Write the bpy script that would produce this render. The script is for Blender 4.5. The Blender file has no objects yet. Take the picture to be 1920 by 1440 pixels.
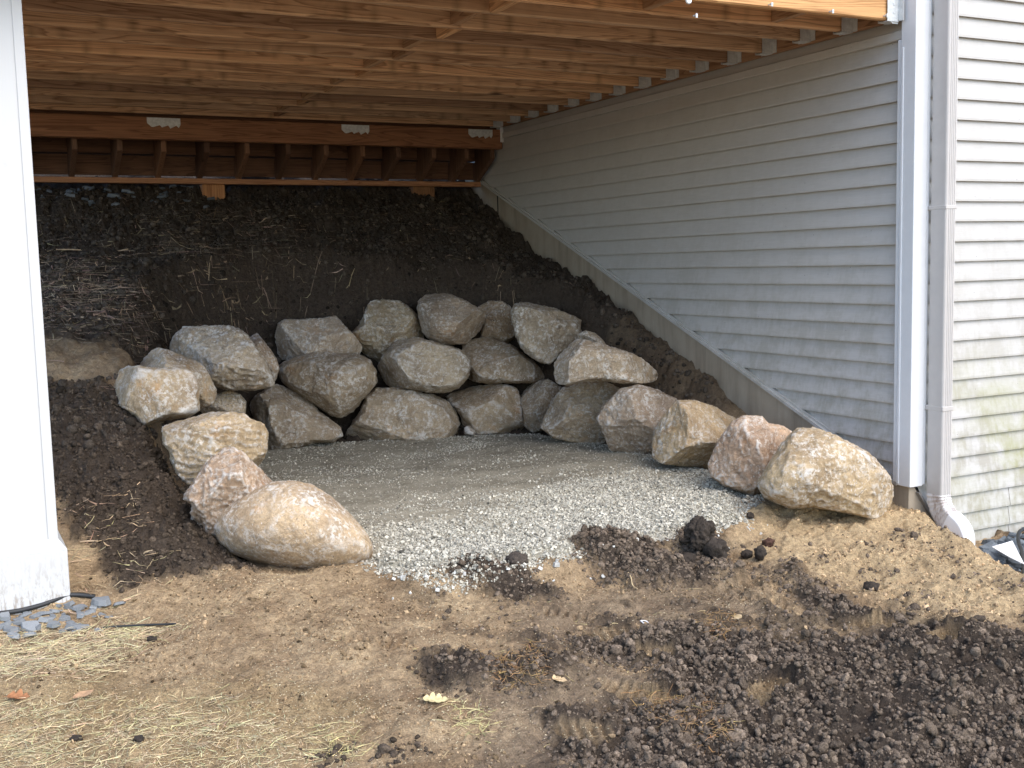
import bpy, bmesh, math, random
import numpy as np
from mathutils import Matrix, Vector

# ------------------------------------------------------------------ camera, sky, sun, exposure
ZO = 1.30                                   # lens height above the scene origin (all tables below are relative to the lens)
F = 2101.47                                 # focal length in pixels of a 1920 wide picture
CAM = np.array([[0.8898345, -0.4556441, -0.0241462],
                [-0.0695548, -0.0831535, -0.9941064],
                [0.4509509, 0.8862697, -0.1056851]])    # rows: right, down, forward
scene = bpy.context.scene
COL = scene.collection
cam_data = bpy.data.cameras.new('camera')
cam_data.sensor_width = 36.0
cam_data.lens = F * 36.0 / 1920.0
cam_data.clip_start = 0.05
cam_data.clip_end = 600.0
cam = bpy.data.objects.new('camera', cam_data)
COL.objects.link(cam)
m4 = Matrix.Identity(4)
for i in range(3):
    m4[i][0] = CAM[0, i]; m4[i][1] = -CAM[1, i]; m4[i][2] = -CAM[2, i]
m4[2][3] = ZO
cam.matrix_world = m4
scene.camera = cam

SUN_EL, SUN_AZ = math.radians(50), math.radians(166)      # azimuth measured from +Y towards +X
world = bpy.data.worlds.new('World'); scene.world = world
world.use_nodes = True
wn = world.node_tree
bg = wn.nodes['Background']
sky = wn.nodes.new('ShaderNodeTexSky')
sky.sky_type = 'NISHITA'; sky.sun_disc = False
sky.sun_elevation = SUN_EL; sky.sun_rotation = SUN_AZ
sky.dust_density = 1.2; sky.air_density = 1.0; sky.ozone_density = 1.0
wn.links.new(sky.outputs[0], bg.inputs[0])
bg.inputs[1].default_value = 0.15
sun_d = bpy.data.lights.new('sun', 'SUN')
sun_d.energy = 0.9; sun_d.angle = math.radians(55); sun_d.color = (1.0, 0.90, 0.75)
sun = bpy.data.objects.new('sun', sun_d); COL.objects.link(sun)
sdir = Vector((math.cos(SUN_EL) * math.sin(SUN_AZ), math.cos(SUN_EL) * math.cos(SUN_AZ), math.sin(SUN_EL)))
sun.rotation_euler = (-sdir).to_track_quat('-Z', 'Y').to_euler()
sun.location = (sdir * 20)
vs = scene.view_settings
vs.view_transform = 'Standard'; vs.look = 'None'; vs.gamma = 1.0; vs.use_curve_mapping = False
vs.exposure = 1.6
scene.cycles.max_bounces = 6
scene.cycles.diffuse_bounces = 5

random.seed(7)
rng = np.random.default_rng(11)

# ------------------------------------------------------------------ geometry of the view
def ray(px, py):
    return CAM.T @ np.array([(px - 960) / F, (py - 720) / F, 1.0])
def on_x(px, py, X): r = ray(px, py); return r * X / r[0]
def on_y(px, py, Y): r = ray(px, py); return r * Y / r[1]
def on_z(px, py, Z): r = ray(px, py); return r * Z / r[2]

# ------------------------------------------------------------------ noise
def _h(ix, iy, iz, seed):
    n = (ix * 374761393 + iy * 668265263 + iz * 1274126177 + seed * 974634777) & 0xffffffff
    n = ((n ^ (n >> 13)) * 1274126177) & 0xffffffff
    n = n ^ (n >> 16)
    return (n & 0xffffff) / float(0xffffff)
def noise3(x, y, z, seed=0):
    x, y, z = np.broadcast_arrays(np.asarray(x, float), np.asarray(y, float), np.asarray(z, float))
    fx, fy, fz = np.floor(x), np.floor(y), np.floor(z)
    ix, iy, iz = fx.astype(np.int64), fy.astype(np.int64), fz.astype(np.int64)
    u, v, w = x - fx, y - fy, z - fz
    u = u * u * u * (u * (u * 6 - 15) + 10); v = v * v * v * (v * (v * 6 - 15) + 10); w = w * w * w * (w * (w * 6 - 15) + 10)
    r = 0
    for a in (0, 1):
        for b in (0, 1):
            for c in (0, 1):
                r = r + _h(ix + a, iy + b, iz + c, seed) * (u if a else 1 - u) * (v if b else 1 - v) * (w if c else 1 - w)
    return r * 2 - 1
def noise2(x, y, seed=0):
    x, y = np.broadcast_arrays(np.asarray(x, float), np.asarray(y, float))
    fx, fy = np.floor(x), np.floor(y)
    ix, iy = fx.astype(np.int64), fy.astype(np.int64)
    u, v = x - fx, y - fy
    u = u * u * u * (u * (u * 6 - 15) + 10); v = v * v * v * (v * (v * 6 - 15) + 10)
    r = 0
    for a in (0, 1):
        for b in (0, 1):
            r = r + _h(ix + a, iy + b, 0, seed) * (u if a else 1 - u) * (v if b else 1 - v)
    return r * 2 - 1
def fbm2(x, y, f, octv=4, seed=0, gain=.5):
    s, a, t = 0, 1.0, 0
    for k in range(octv):
        s = s + a * noise2(x * f + 17.3 * k, y * f - 9.1 * k, seed + k); t += a
        a *= gain; f *= 2.03
    return s / t
def sstep(a, b, x):
    t = np.clip((x - a) / (b - a), 0, 1)
    return t * t * (3 - 2 * t)
def poly_sd(x, y, P):
    """signed distance to polygon P (negative inside)"""
    x = np.asarray(x, float); y = np.asarray(y, float)
    d = np.full(x.shape, 1e9); ins = np.zeros(x.shape, bool)
    n = len(P)
    for i in range(n):
        ax, ay = P[i]; bx, by = P[(i + 1) % n]
        ex, ey = bx - ax, by - ay
        t = np.clip(((x - ax) * ex + (y - ay) * ey) / (ex * ex + ey * ey + 1e-12), 0, 1)
        d = np.minimum(d, (x - ax - t * ex) ** 2 + (y - ay - t * ey) ** 2)
        c = ((ay > y) != (by > y)) & (x < ex * (y - ay) / (ey if abs(ey) > 1e-12 else 1e-12) + ax)
        ins ^= c
    d = np.sqrt(d)
    return np.where(ins, -d, d)

# ------------------------------------------------------------------ terrain shape
PADZ = -1.2
PAD = [(1.46, 4.30), (1.62, 4.06), (1.80, 4.00), (2.24, 3.95), (2.75, 3.95), (3.41, 4.13), (3.66, 4.55), (3.86, 5.1), (3.93, 5.82),
       (3.83, 6.5), (3.72, 7.0), (3.3, 7.22), (2.7, 7.36), (2.2, 7.5), (1.85, 7.35), (1.55, 6.7), (1.50, 5.6), (1.55, 4.75)]
HY = [-60, 0, 2, 3, 4.16, 5.4, 6.24, 6.9, 8.1, 9.0, 9.35, 12, 60]
HZ = [-2.2, -1.56, -1.44, -1.37, -1.275, -.92, -.54, -.28, .11, .55, .745, 1.03, 4.6]
def macro(x, y):
    """terrain before the pad was cut into it"""
    z = np.interp(y, HY, HZ)
    right = sstep(0, .38, x - (4.27 + .40 * (y - 3.95))) * (1 - sstep(4.2, 4.6, y))       # falls away to the rock bed at the wall
    z = z * (1 - right) + np.minimum(z, -1.525 + .0 * y) * right
    lowleft = (1 - sstep(.3, .9, x)) * sstep(3.8, 4.3, y) * (1 - sstep(4.9, 6.0, y))
    return z - .03 * lowleft
def terr0(x, y):
    m = macro(x, y)
    d = poly_sd(x, y, PAD)
    back = sstep(6.2, 7.0, y) * (1 - sstep(3.75, 4.15, x))
    w0 = .05 + .13 * back
    w1 = .40 + .35 * back
    left = (1 - sstep(1.5, 1.9, x)) * (1 - sstep(6.2, 6.9, y))
    w0 = w0 + .36 * left; w1 = w1 + .27 * left
    front = 1 - sstep(4.15, 4.6, y)
    w0 = w0 * (1 - front) - .02 * front; w1 = w1 * (1 - front) + .10 * front
    t = sstep(0, 1, (d - w0) / (w1 - w0))
    return (PADZ - .035) * (1 - t) + m * t
def gp(px, py):
    """point of the bare terrain seen at a picture position"""
    r = ray(px, py); Y = np.linspace(1.2, 12, 5000)
    P = r[None, :] / r[1] * Y[:, None]
    i = int(np.argmax(P[:, 2] < macro(P[:, 0], P[:, 1])))
    return P[i]
def gpoly(pts): return [tuple(gp(*p)[:2]) for p in pts]

D1 = gpoly([(1060, 1190), (1150, 1205), (1240, 1172), (1340, 1185), (1480, 1192), (1640, 1200), (1720, 1178), (1950, 1182), (1990, 1440), (1000, 1500), (1090, 1400),
            (1160, 1330), (1240, 1290), (1230, 1250), (1120, 1232)])
D2 = gpoly([(1052, 1040), (1090, 1008), (1180, 1022), (1240, 1060), (1300, 1075), (1390, 1082), (1405, 1098), (1280, 1102), (1180, 1105), (1110, 1080)])
D3 = gpoly([(1440, 1080), (1500, 1082), (1560, 1115), (1620, 1145), (1690, 1162), (1700, 1182), (1600, 1178), (1500, 1140)])
D4 = gpoly([(780, 1255), (830, 1228), (900, 1238), (960, 1215), (1020, 1235), (1090, 1262), (1060, 1290), (1000, 1312), (940, 1308), (870, 1300), (800, 1284)])
D5 = gpoly([(60, 715), (200, 725), (290, 785), (370, 860), (440, 960), (480, 1058), (390, 1076), (290, 1080), (235, 1102), (180, 1010), (60, 940)])
D6 = gpoly([(835, 1082), (900, 1072), (1000, 1092), (1060, 1120), (960, 1120), (860, 1104)])
D7 = gpoly([(1030, 1370), (1110, 1355), (1190, 1390), (1190, 1440), (1040, 1430)])
D8 = gpoly([(590, 1408), (640, 1395), (660, 1420), (610, 1436)])
D9 = gpoly([(720, 1405), (770, 1398), (795, 1418), (730, 1432)])
D10 = gpoly([(1010, 1345), (1090, 1330), (1130, 1345), (1050, 1362)])
D11 = gpoly([(1090, 1200), (1190, 1190), (1180, 1222), (1080, 1226)])
D12 = gpoly([(880, 1000), (905, 990), (900, 1006)])
D13 = gpoly([(1270, 1010), (1330, 1015), (1370, 1060), (1330, 1085), (1265, 1065)])
WET = gpoly([(1000, 1115), (1130, 1100), (1300, 1092), (1440, 1100), (1470, 1160), (1300, 1200), (1000, 1230), (940, 1180)])
SAND = gpoly([(1400, 955), (1560, 950), (1700, 945), (1960, 1090), (1960, 1165), (1700, 1150), (1560, 1085), (1430, 1050)])
TAN = gpoly([(-40, 1290), (200, 1250), (520, 1290), (640, 1340), (760, 1440), (-40, 1460)])
SHELF = gpoly([(60, 640), (170, 640), (290, 640), (270, 690), (190, 715), (60, 710)])
WET2 = gpoly([(820, 1300), (960, 1240), (1110, 1235), (1260, 1290), (1200, 1340), (1130, 1440), (900, 1460), (860, 1400), (960, 1360)])
GREYM = gpoly([(1130, 1330), (1180, 1340), (1230, 1390), (1240, 1440), (1180, 1440), (1160, 1380)])
DARKS = [D1, D2, D3, D4, D5, D6, D7, D8, D9, D10, D11, D13]

PRINTS = []      # boot prints: x, y, angle, length, width, depth
def _pr(p, q, w, dep=.012):
    a, b = gp(*p), gp(*q)
    PRINTS.append(((a[0] + b[0]) / 2, (a[1] + b[1]) / 2, math.atan2(b[1] - a[1], b[0] - a[0]), math.hypot(b[0] - a[0], b[1] - a[1]), w, dep))
_pr((1080, 1187), (1185, 1180), .10, .02); _pr((1130, 1283), (1265, 1312), .10, .016); _pr((1395, 1318), (1475, 1270), .10, .022)
_pr((1040, 1368), (1150, 1360), .10, .016); _pr((620, 1205), (770, 1215), .10, .006); _pr((1330, 1115), (1480, 1140), .10, .008)
_pr((1590, 1178), (1690, 1172), .09, .014); _pr((1020, 1145), (1110, 1150), .09, .008); 
_pr((1290, 1130), (1420, 1100), .10, .007); _pr((1745, 1212), (1800, 1180), .12, .03); _pr((1190, 1225), (1270, 1230), .09, .012)

def masks(x, y):
    n = fbm2(x, y, 3.1, 4, 3) * .12 + fbm2(x, y, 14, 3, 8) * .06
    dark = 0 * x
    for P in DARKS:
        dark = np.maximum(dark, 1 - sstep(-.05, .06, poly_sd(x, y, P) + n * .8))
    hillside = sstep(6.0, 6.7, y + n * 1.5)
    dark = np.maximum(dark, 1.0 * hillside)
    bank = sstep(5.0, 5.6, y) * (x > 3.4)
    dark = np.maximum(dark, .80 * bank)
    wet = (1 - sstep(-.08, .08, poly_sd(x, y, WET) + n)) * .5
    wet = np.maximum(wet, (1 - sstep(-.04, .05, poly_sd(x, y, GREYM) + n)) * .8)
    wet = np.maximum(wet, (1 - sstep(-.08, .08, poly_sd(x, y, WET2) + n)) * .6)
    shelf = 1 - sstep(-.1, .12, poly_sd(x, y, SHELF) + n)
    dark = dark * (1 - .5 * shelf)
    sand = 1 - sstep(-.1, .12, poly_sd(x, y, SAND) + n)
    tan = (1 - sstep(-.15, .2, poly_sd(x, y, TAN) + n * 1.5))
    speck = sstep(.08, .36, fbm2(x, y, 5.5, 4, 21)) * sstep(1.2, 2.0, x) * (y < 4.1)
    dark = np.maximum(dark, .72 * speck * (1 - .7 * sand))
    for (cx, cy, a, L, W, dep) in PRINTS:
        if dep < .009: continue
        s = (np.abs(x - cx) < .3) & (np.abs(y - cy) < .3)
        if not np.any(s): continue
        u = (x[s] - cx) * math.cos(a) + (y[s] - cy) * math.sin(a); v = -(x[s] - cx) * math.sin(a) + (y[s] - cy) * math.cos(a)
        ins = 1 - sstep(.5, 1.2, (u / (L / 2)) ** 4 + (v / (W / 2)) ** 4 + n[s] * 2)
        dark[s] = dark[s] * (1 - .72 * ins); tan[s] = np.maximum(tan[s], .5 * ins); wet[s] = wet[s] * (1 - .4 * ins)
    return dark, sand, tan, wet
def terr(x, y, mk=None):
    x = np.asarray(x, float); y = np.asarray(y, float)
    z = terr0(x, y)
    dark, sand, tan, wet = masks(x, y) if mk is None else mk
    near = (1 - sstep(12, 20, np.abs(x) + np.abs(y - 5)))
    z = z + near * (.034 * fbm2(x, y, 1.9, 3, 5) + .024 * fbm2(x, y, 8, 4, 6) * (1 + .5 * sand))
    lump = 1 - np.abs(fbm2(x, y, 17, 3, 31)) * 2.2
    z = z + near * dark * (.030 * (lump - .35) + .014 * fbm2(x, y, 50, 2, 33) + .050 * np.maximum(fbm2(x, y, 6.5, 3, 35), -.1))
    z = z + near * sstep(5.8, 6.6, y) * (.045 * fbm2(x, y, 4.5, 4, 47) + .03 * np.maximum(fbm2(x, y, 11, 3, 48), 0))
    z = z + near * (.010 * fbm2(x, y, 32, 3, 41, .65)) + near * sand * .020 * fbm2(x * .6 + y * .5, y - x * .4, 28, 3, 43)
    for P, hh in ((D2, .050), (D13, .035), (D6, .025), (D3, .03), (D4, .035)):
        z = z + hh * sstep(.03, -.09, poly_sd(x, y, P) + .05 * fbm2(x, y, 7, 2, 37)) * near
    for (cx, cy, a, L, W, dep) in PRINTS:
        s = (np.abs(x - cx) < .3) & (np.abs(y - cy) < .3)
        if not np.any(s): continue
        u = (x[s] - cx) * math.cos(a) + (y[s] - cy) * math.sin(a); v = -(x[s] - cx) * math.sin(a) + (y[s] - cy) * math.cos(a)
        e = (u / (L / 2)) ** 4 + (v / (W / 2 * (1 - .25 * (np.abs(u - .02) < .03)))) ** 4
        inside = 1 - sstep(.6, 1.25, e); rim = np.exp(-((e - 1.6) / .7) ** 2)
        zz = z[s]
        flat = terr0(x[s], y[s]) + .01 * fbm2(x[s], y[s], 3, 2, 5)
        zz = zz * (1 - .8 * inside) + .8 * inside * flat - inside * dep + rim * dep * .45 + inside * .010 * np.clip(2 * np.sin(u * 2 * math.pi / .036 + 5 * np.abs(v)), -1, 1)
        z[s] = zz
    sunk = (y > 4.5) & (poly_sd(x, y, PAD) < .06)
    z = np.where(sunk, np.minimum(z, PADZ - .03), z)      # the pad covers this soil
    return z
def zat(x, y): return float(terr(np.array([x]), np.array([y]))[0])

# ------------------------------------------------------------------ mesh helpers
def mesh_np(name, V, Fc, smooth=False, attrs=None):
    """V (n,3), Fc (m,3) or (m,4) or list of such arrays"""
    me = bpy.data.meshes.new(name)
    V = np.ascontiguousarray(V, np.float32)
    Fl = Fc if isinstance(Fc, list) else [Fc]
    Fl = [np.asarray(f, np.int32) for f in Fl if len(f)]
    loops = np.concatenate([f.ravel() for f in Fl])
    cnt = np.concatenate([np.full(len(f), f.shape[1], np.int32) for f in Fl])
    st = np.concatenate([[0], np.cumsum(cnt)[:-1]]).astype(np.int32)
    me.vertices.add(len(V)); me.vertices.foreach_set('co', V.ravel())
    me.loops.add(len(loops)); me.loops.foreach_set('vertex_index', loops)
    me.polygons.add(len(cnt)); me.polygons.foreach_set('loop_start', st)
    try: me.polygons.foreach_set('loop_total', cnt)
    except Exception: pass
    me.polygons.foreach_set('use_smooth', np.full(len(cnt), smooth))
    me.update(calc_edges=True)
    for k, a in (attrs or {}).items():
        at = me.attributes.new(k, 'FLOAT_COLOR', 'POINT')
        c = np.ones((len(V), 4), np.float32); c[:, :a.shape[1]] = a
        at.data.foreach_set('color', c.ravel())
    me.validate()
    return me
def link(name, me, mat=None, parent=None, loc=(0, 0, 0)):
    o = bpy.data.objects.new(name, me); COL.objects.link(o)
    if mat and me is not None and not me.materials: me.materials.append(mat)
    if parent is not None:
        o.parent = parent; o.location = loc
    else:
        o.location = (loc[0], loc[1], loc[2] + ZO)
    return o
def tag(o, label, cat, group=None):
    o['label'] = label; o['category'] = cat
    if group: o['group'] = group
    return o
def empty(name, loc=(0, 0, 0)):
    o = bpy.data.objects.new(name, None); COL.objects.link(o)
    o.location = (loc[0], loc[1], loc[2] + ZO); o.empty_display_size = .1
    return o
def prism(poly, axis, a, b, bev=0.0):
    """extrude a 2-D polygon along an axis: axis 0 -> poly is (y,z), 1 -> (x,z), 2 -> (x,y)"""
    bm = bmesh.new()
    def v3(p, t): return {0: (t, p[0], p[1]), 1: (p[0], t, p[1]), 2: (p[0], p[1], t)}[axis]
    A = [bm.verts.new(v3(p, a)) for p in poly]; B = [bm.verts.new(v3(p, b)) for p in poly]
    n = len(poly)
    bm.faces.new(A); bm.faces.new(B[::-1])
    for i in range(n): bm.faces.new((A[i], B[i], B[(i + 1) % n], A[(i + 1) % n]))
    bmesh.ops.recalc_face_normals(bm, faces=bm.faces)
    if bev: bmesh.ops.bevel(bm, geom=list(bm.edges), offset=bev, segments=1, affect='EDGES', clamp_overlap=True)
    return bm
def box(x0, x1, y0, y1, z0, z1, bev=0.0):
    return prism([(x0, y0), (x1, y0), (x1, y1), (x0, y1)], 2, z0, z1, bev)
def bmo(name, bm, mat, parent=None, loc=(0, 0, 0), smooth=False):
    """bmesh (local to loc) to an object"""
    me = bpy.data.meshes.new(name); bm.to_mesh(me); bm.free()
    for p in me.polygons: p.use_smooth = smooth
    return link(name, me, mat, parent, loc)
def merge_bm(dst, src):
    me = bpy.data.meshes.new('tmp'); src.to_mesh(me); src.free(); dst.from_mesh(me); bpy.data.meshes.remove(me)

# ------------------------------------------------------------------ materials
def new_mat(name, rough=.8, spec=.3):
    m = bpy.data.materials.new(name); m.use_nodes = True
    nt = m.node_tree; b = nt.nodes['Principled BSDF']
    b.inputs['Roughness'].default_value = rough
    b.inputs['Specular IOR Level'].default_value = spec
    return m, nt, b
class G:
    """short-hand for building node graphs"""
    def __init__(s, nt): s.nt = nt
    def n(s, t, **kw):
        nd = s.nt.nodes.new(t)
        for k, v in kw.items(): setattr(nd, k, v)
        return nd
    def put(s, sock, v):
        if v is None: return
        if isinstance(v, (int, float)): sock.default_value = v
        elif isinstance(v, tuple):
            sock.default_value = v + (1.0,) if len(sock.default_value) == 4 and len(v) == 3 else v
        else: s.nt.links.new(v, sock)
    def coord(s, kind='Object'): return s.n('ShaderNodeTexCoord').outputs[kind]
    def mapping(s, vec, scale=(1, 1, 1), loc=(0, 0, 0), rot=(0, 0, 0)):
        m = s.n('ShaderNodeMapping'); s.put(m.inputs['Vector'], vec)
        m.inputs['Scale'].default_value = scale; s.put(m.inputs['Location'], loc); m.inputs['Rotation'].default_value = rot
        return m.outputs[0]
    def noise(s, vec, scale, detail=4, rough=.55, dist=0.0):
        n = s.n('ShaderNodeTexNoise'); s.put(n.inputs['Vector'], vec)
        n.inputs['Scale'].default_value = scale; n.inputs['Detail'].default_value = detail
        n.inputs['Roughness'].default_value = rough; n.inputs['Distortion'].default_value = dist
        return n.outputs['Fac']
    def voro(s, vec, scale, feature='F1', out='Distance', rand=1.0):
        n = s.n('ShaderNodeTexVoronoi', feature=feature); s.put(n.inputs['Vector'], vec)
        n.inputs['Scale'].default_value = scale; n.inputs['Randomness'].default_value = rand
        return n.outputs[out]
    def ramp(s, fac, stops):
        r = s.n('ShaderNodeValToRGB'); s.put(r.inputs[0], fac)
        el = r.color_ramp.elements
        while len(el) < len(stops): el.new(.5)
        for e, (p, c) in zip(el, stops):
            e.position = p; e.color = (c, c, c, 1) if isinstance(c, (int, float)) else c + (1,)
        return r.outputs[0]
    def mix(s, fac, a, b, mode='MIX'):
        m = s.n('ShaderNodeMix', data_type='RGBA', blend_type=mode)
        s.put(m.inputs[0], fac); s.put(m.inputs[6], a); s.put(m.inputs[7], b)
        return m.outputs[2]
    def math(s, op, a, b=None, c=None):
        m = s.n('ShaderNodeMath', operation=op)
        s.put(m.inputs[0], a); s.put(m.inputs[1], b); s.put(m.inputs[2], c)
        return m.outputs[0]
    def bump(s, h, strength=.3, dist=.01, normal=None):
        b = s.n('ShaderNodeBump'); b.inputs['Strength'].default_value = strength; b.inputs['Distance'].default_value = dist
        s.put(b.inputs['Height'], h); s.put(b.inputs['Normal'], normal)
        return b.outputs[0]
    def attr(s, name, out='Color'):
        a = s.n('ShaderNodeAttribute'); a.attribute_name = name; return a.outputs[out]
    def sep(s, c):
        n = s.n('ShaderNodeSeparateColor'); s.put(n.inputs[0], c); return n.outputs
    def sepxyz(s, c):
        n = s.n('ShaderNodeSeparateXYZ'); s.put(n.inputs[0], c); return n.outputs
    def info(s, out): return s.n('ShaderNodeObjectInfo').outputs[out]

def rock_material():
    m, nt, b = new_mat('fieldstone', .85, .25); g = G(nt)
    co = g.coord(); rnd = g.info('Random')
    off = g.n('ShaderNodeCombineXYZ'); g.put(off.inputs[0], g.math('MULTIPLY', rnd, 31.0)); g.put(off.inputs[1], g.math('MULTIPLY', rnd, 17.0))
    v = g.n('ShaderNodeVectorMath', operation='ADD'); g.put(v.inputs[0], co); g.put(v.inputs[1], off.outputs[0]); v = v.outputs[0]
    tint = g.info('Color')
    big = g.noise(v, 4.5, 5, .6)
    c = g.mix(g.ramp(big, [(.30, .0), (.70, 1.0)]), g.mix(1.0, tint, (.58, .53, .48), 'MULTIPLY'), g.mix(1.0, tint, (1.20, 1.15, 1.06), 'MULTIPLY'))
    fine = g.noise(v, 95, 4, .75)
    c = g.mix(.55, c, g.mix(1.0, c, g.ramp(fine, [(.28, .45), (.5, .97), (.72, 1.5)]), 'MULTIPLY'))
    # iron stain
    st = g.ramp(g.noise(v, 6.5, 4, .6, .5), [(.60, 0.0), (.74, .55)])
    c = g.mix(st, c, g.mix(1.0, c, (1.25, .92, .58), 'MULTIPLY'))
    # pale scuffs and lime dust, broken up
    sc = g.ramp(g.noise(v, 8, 9, .70, 1.4), [(.47, 0.0), (.57, 1.0)])
    sc2 = g.ramp(g.noise(v, 3.3, 3, .6), [(.36, 0.0), (.56, 1.0)])
    rid = g.noise(g.mapping(v, (1, 1, .6)), 7.5, 7, .62, .8)
    rid = g.ramp(g.math('ABSOLUTE', g.math('SUBTRACT', rid, .5)), [(.0, 1.0), (.022, .0)])
    gr = g.ramp(g.noise(v, 48, 5, .7), [(.47, 0.0), (.55, 1.0)])
    white = g.math('MULTIPLY', g.math('MAXIMUM', g.math('MULTIPLY', sc, sc2), g.math('MULTIPLY', rid, .75)), g.math('MULTIPLY_ADD', gr, .95, .05))
    c = g.mix(g.math('MULTIPLY', white, .72), c, (.80, .76, .69))
    # pale bruises on the edges and hairline cracks
    pt = g.ramp(g.n('ShaderNodeNewGeometry').outputs['Pointiness'], [(.505, 0.0), (.545, 1.0)])
    pt = g.math('MULTIPLY', pt, g.ramp(g.noise(v, 14, 5, .7), [(.44, 0.0), (.58, .75)]))
    c = g.mix(pt, c, (.74, .71, .66))
    ck = g.ramp(g.voro(g.mapping(v, (1, 1, 1.7), rot=(.4, .3, .2)), 5.5, 'DISTANCE_TO_EDGE'), [(.0, 1.0), (.016, 0.0)])
    ck = g.math('MULTIPLY', ck, g.ramp(g.noise(v, 5.0, 3), [(.52, 0.0), (.62, .75)]))
    c = g.mix(ck, c, (.09, .075, .06))
    fl = g.math('MULTIPLY', g.ramp(g.voro(g.mapping(v, (1, 1, .55), rot=(.5, .2, .3)), 58), [(.16, 1.0), (.22, 0.0)]), g.ramp(g.noise(v, 8.0, 4, .65), [(.50, 0.0), (.58, .55)]))
    c = g.mix(fl, c, (.76, .73, .68))
    # dark specks
    dk = g.ramp(g.voro(v, 38), [(.06, 1.0), (.16, 0.0)])
    dk = g.math('MULTIPLY', dk, g.ramp(g.noise(v, 9, 2), [(.52, 0.0), (.62, .8)]))
    c = g.mix(dk, c, (.07, .06, .05))
    g.put(b.inputs['Base Color'], c)
    g.put(b.inputs['Normal'], g.bump(fine, .35, .005, g.bump(g.noise(v, 20, 8, .72, .4), .8, .030)))
    return m
ROCK = rock_material()

def wood_material(name, c_dark, c_light, axis=0, stain=.0, rough=.75, red=0.0):
    m, nt, b = new_mat(name, rough, .25); g = G(nt)
    co = g.coord(); rnd = g.info('Random')
    off = g.n('ShaderNodeCombineXYZ')
    for k, q in enumerate((41.0, 23.0, 67.0)): g.put(off.inputs[k], g.math('MULTIPLY', rnd, q))
    v = g.n('ShaderNodeVectorMath', operation='ADD'); g.put(v.inputs[0], co); g.put(v.inputs[1], off.outputs[0]); v = v.outputs[0]
    sc = [9, 9, 9]; sc[axis] = .55
    warp = g.noise(g.mapping(v, tuple(sc)), 1.0, 3, .5, .9)
    # growth rings drawn out along the board
    ring = g.math('FRACT', g.math('MULTIPLY', warp, 13.0))
    ring = g.ramp(ring, [(.0, .0), (.55, .25), (.9, 1.0), (1.0, .1)])
    sf = [110, 110, 110]; sf[axis] = 2.2
    fib = g.noise(g.mapping(v, tuple(sf)), 1.0, 4, .7)
    c = g.mix(ring, c_light, c_dark)
    c = g.mix(.35, c, g.mix(1.0, c, g.ramp(fib, [(.3, .45), (.7, 1.5)]), 'MULTIPLY'))
    # tone differs from board to board
    c = g.mix(1.0, c, g.ramp(rnd, [(0, (.58, .52, .52)), (.35, (.92, .90, .90)), (.7, (1.08, 1.02, .98)), (1, (1.32, 1.18, 1.05))]), 'MULTIPLY')
    # knots
    sk = [3.1, 3.1, 3.1]; sk[axis] = 1.15
    kn = g.voro(g.mapping(v, tuple(sk)), 1.0)
    c = g.mix(g.ramp(kn, [(.035, .9), (.085, .0)]), c, (.045, .022, .012))
    if stain:
        wx = g.n('ShaderNodeNewGeometry').outputs['Position']
        x = g.sepxyz(wx)[axis]
        ph = g.math('FRACT', g.math('DIVIDE', x, .1425))
        drip = g.ramp(ph, [(.0, .0), (.25, .0), (.5, 1.0), (.75, .0)])
        drip = g.math('MULTIPLY', drip, g.ramp(g.noise(g.mapping(v, (2.5, 2.5, 2.5)), 1.0, 2), [(.54, 0.0), (.64, 1.0)]))
        blot = g.ramp(g.noise(v, 5.5, 4, .6), [(.60, 0.0), (.75, .7)])
        c = g.mix(g.math('MULTIPLY', g.math('MAXIMUM', drip, blot), stain), c, g.mix(1.0, c, (.34, .36, .30), 'MULTIPLY'))
    g.put(b.inputs['Base Color'], c)
    g.put(b.inputs['Normal'], g.bump(g.math('ADD', fib, g.math('MULTIPLY', ring, .4)), .35, .003))
    return m
W_JOIST = wood_material('treated_lumber', (.30, .180, .100), (.57, .385, .235), 0, .55)
W_RIM = wood_material('fresh_lumber', (.40, .20, .08), (.64, .375, .165), 0, .10)
W_BEAM = wood_material('red_brown_lumber', (.24, .112, .055), (.42, .215, .11), 0, .15)
W_Y = wood_material('lumber_lengthwise', (.32, .185, .096), (.58, .37, .205), 1, .3)
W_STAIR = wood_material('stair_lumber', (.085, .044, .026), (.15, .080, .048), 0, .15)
W_Z = wood_material('upright_lumber', (.20, .095, .042), (.34, .18, .085), 2, .1)

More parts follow.
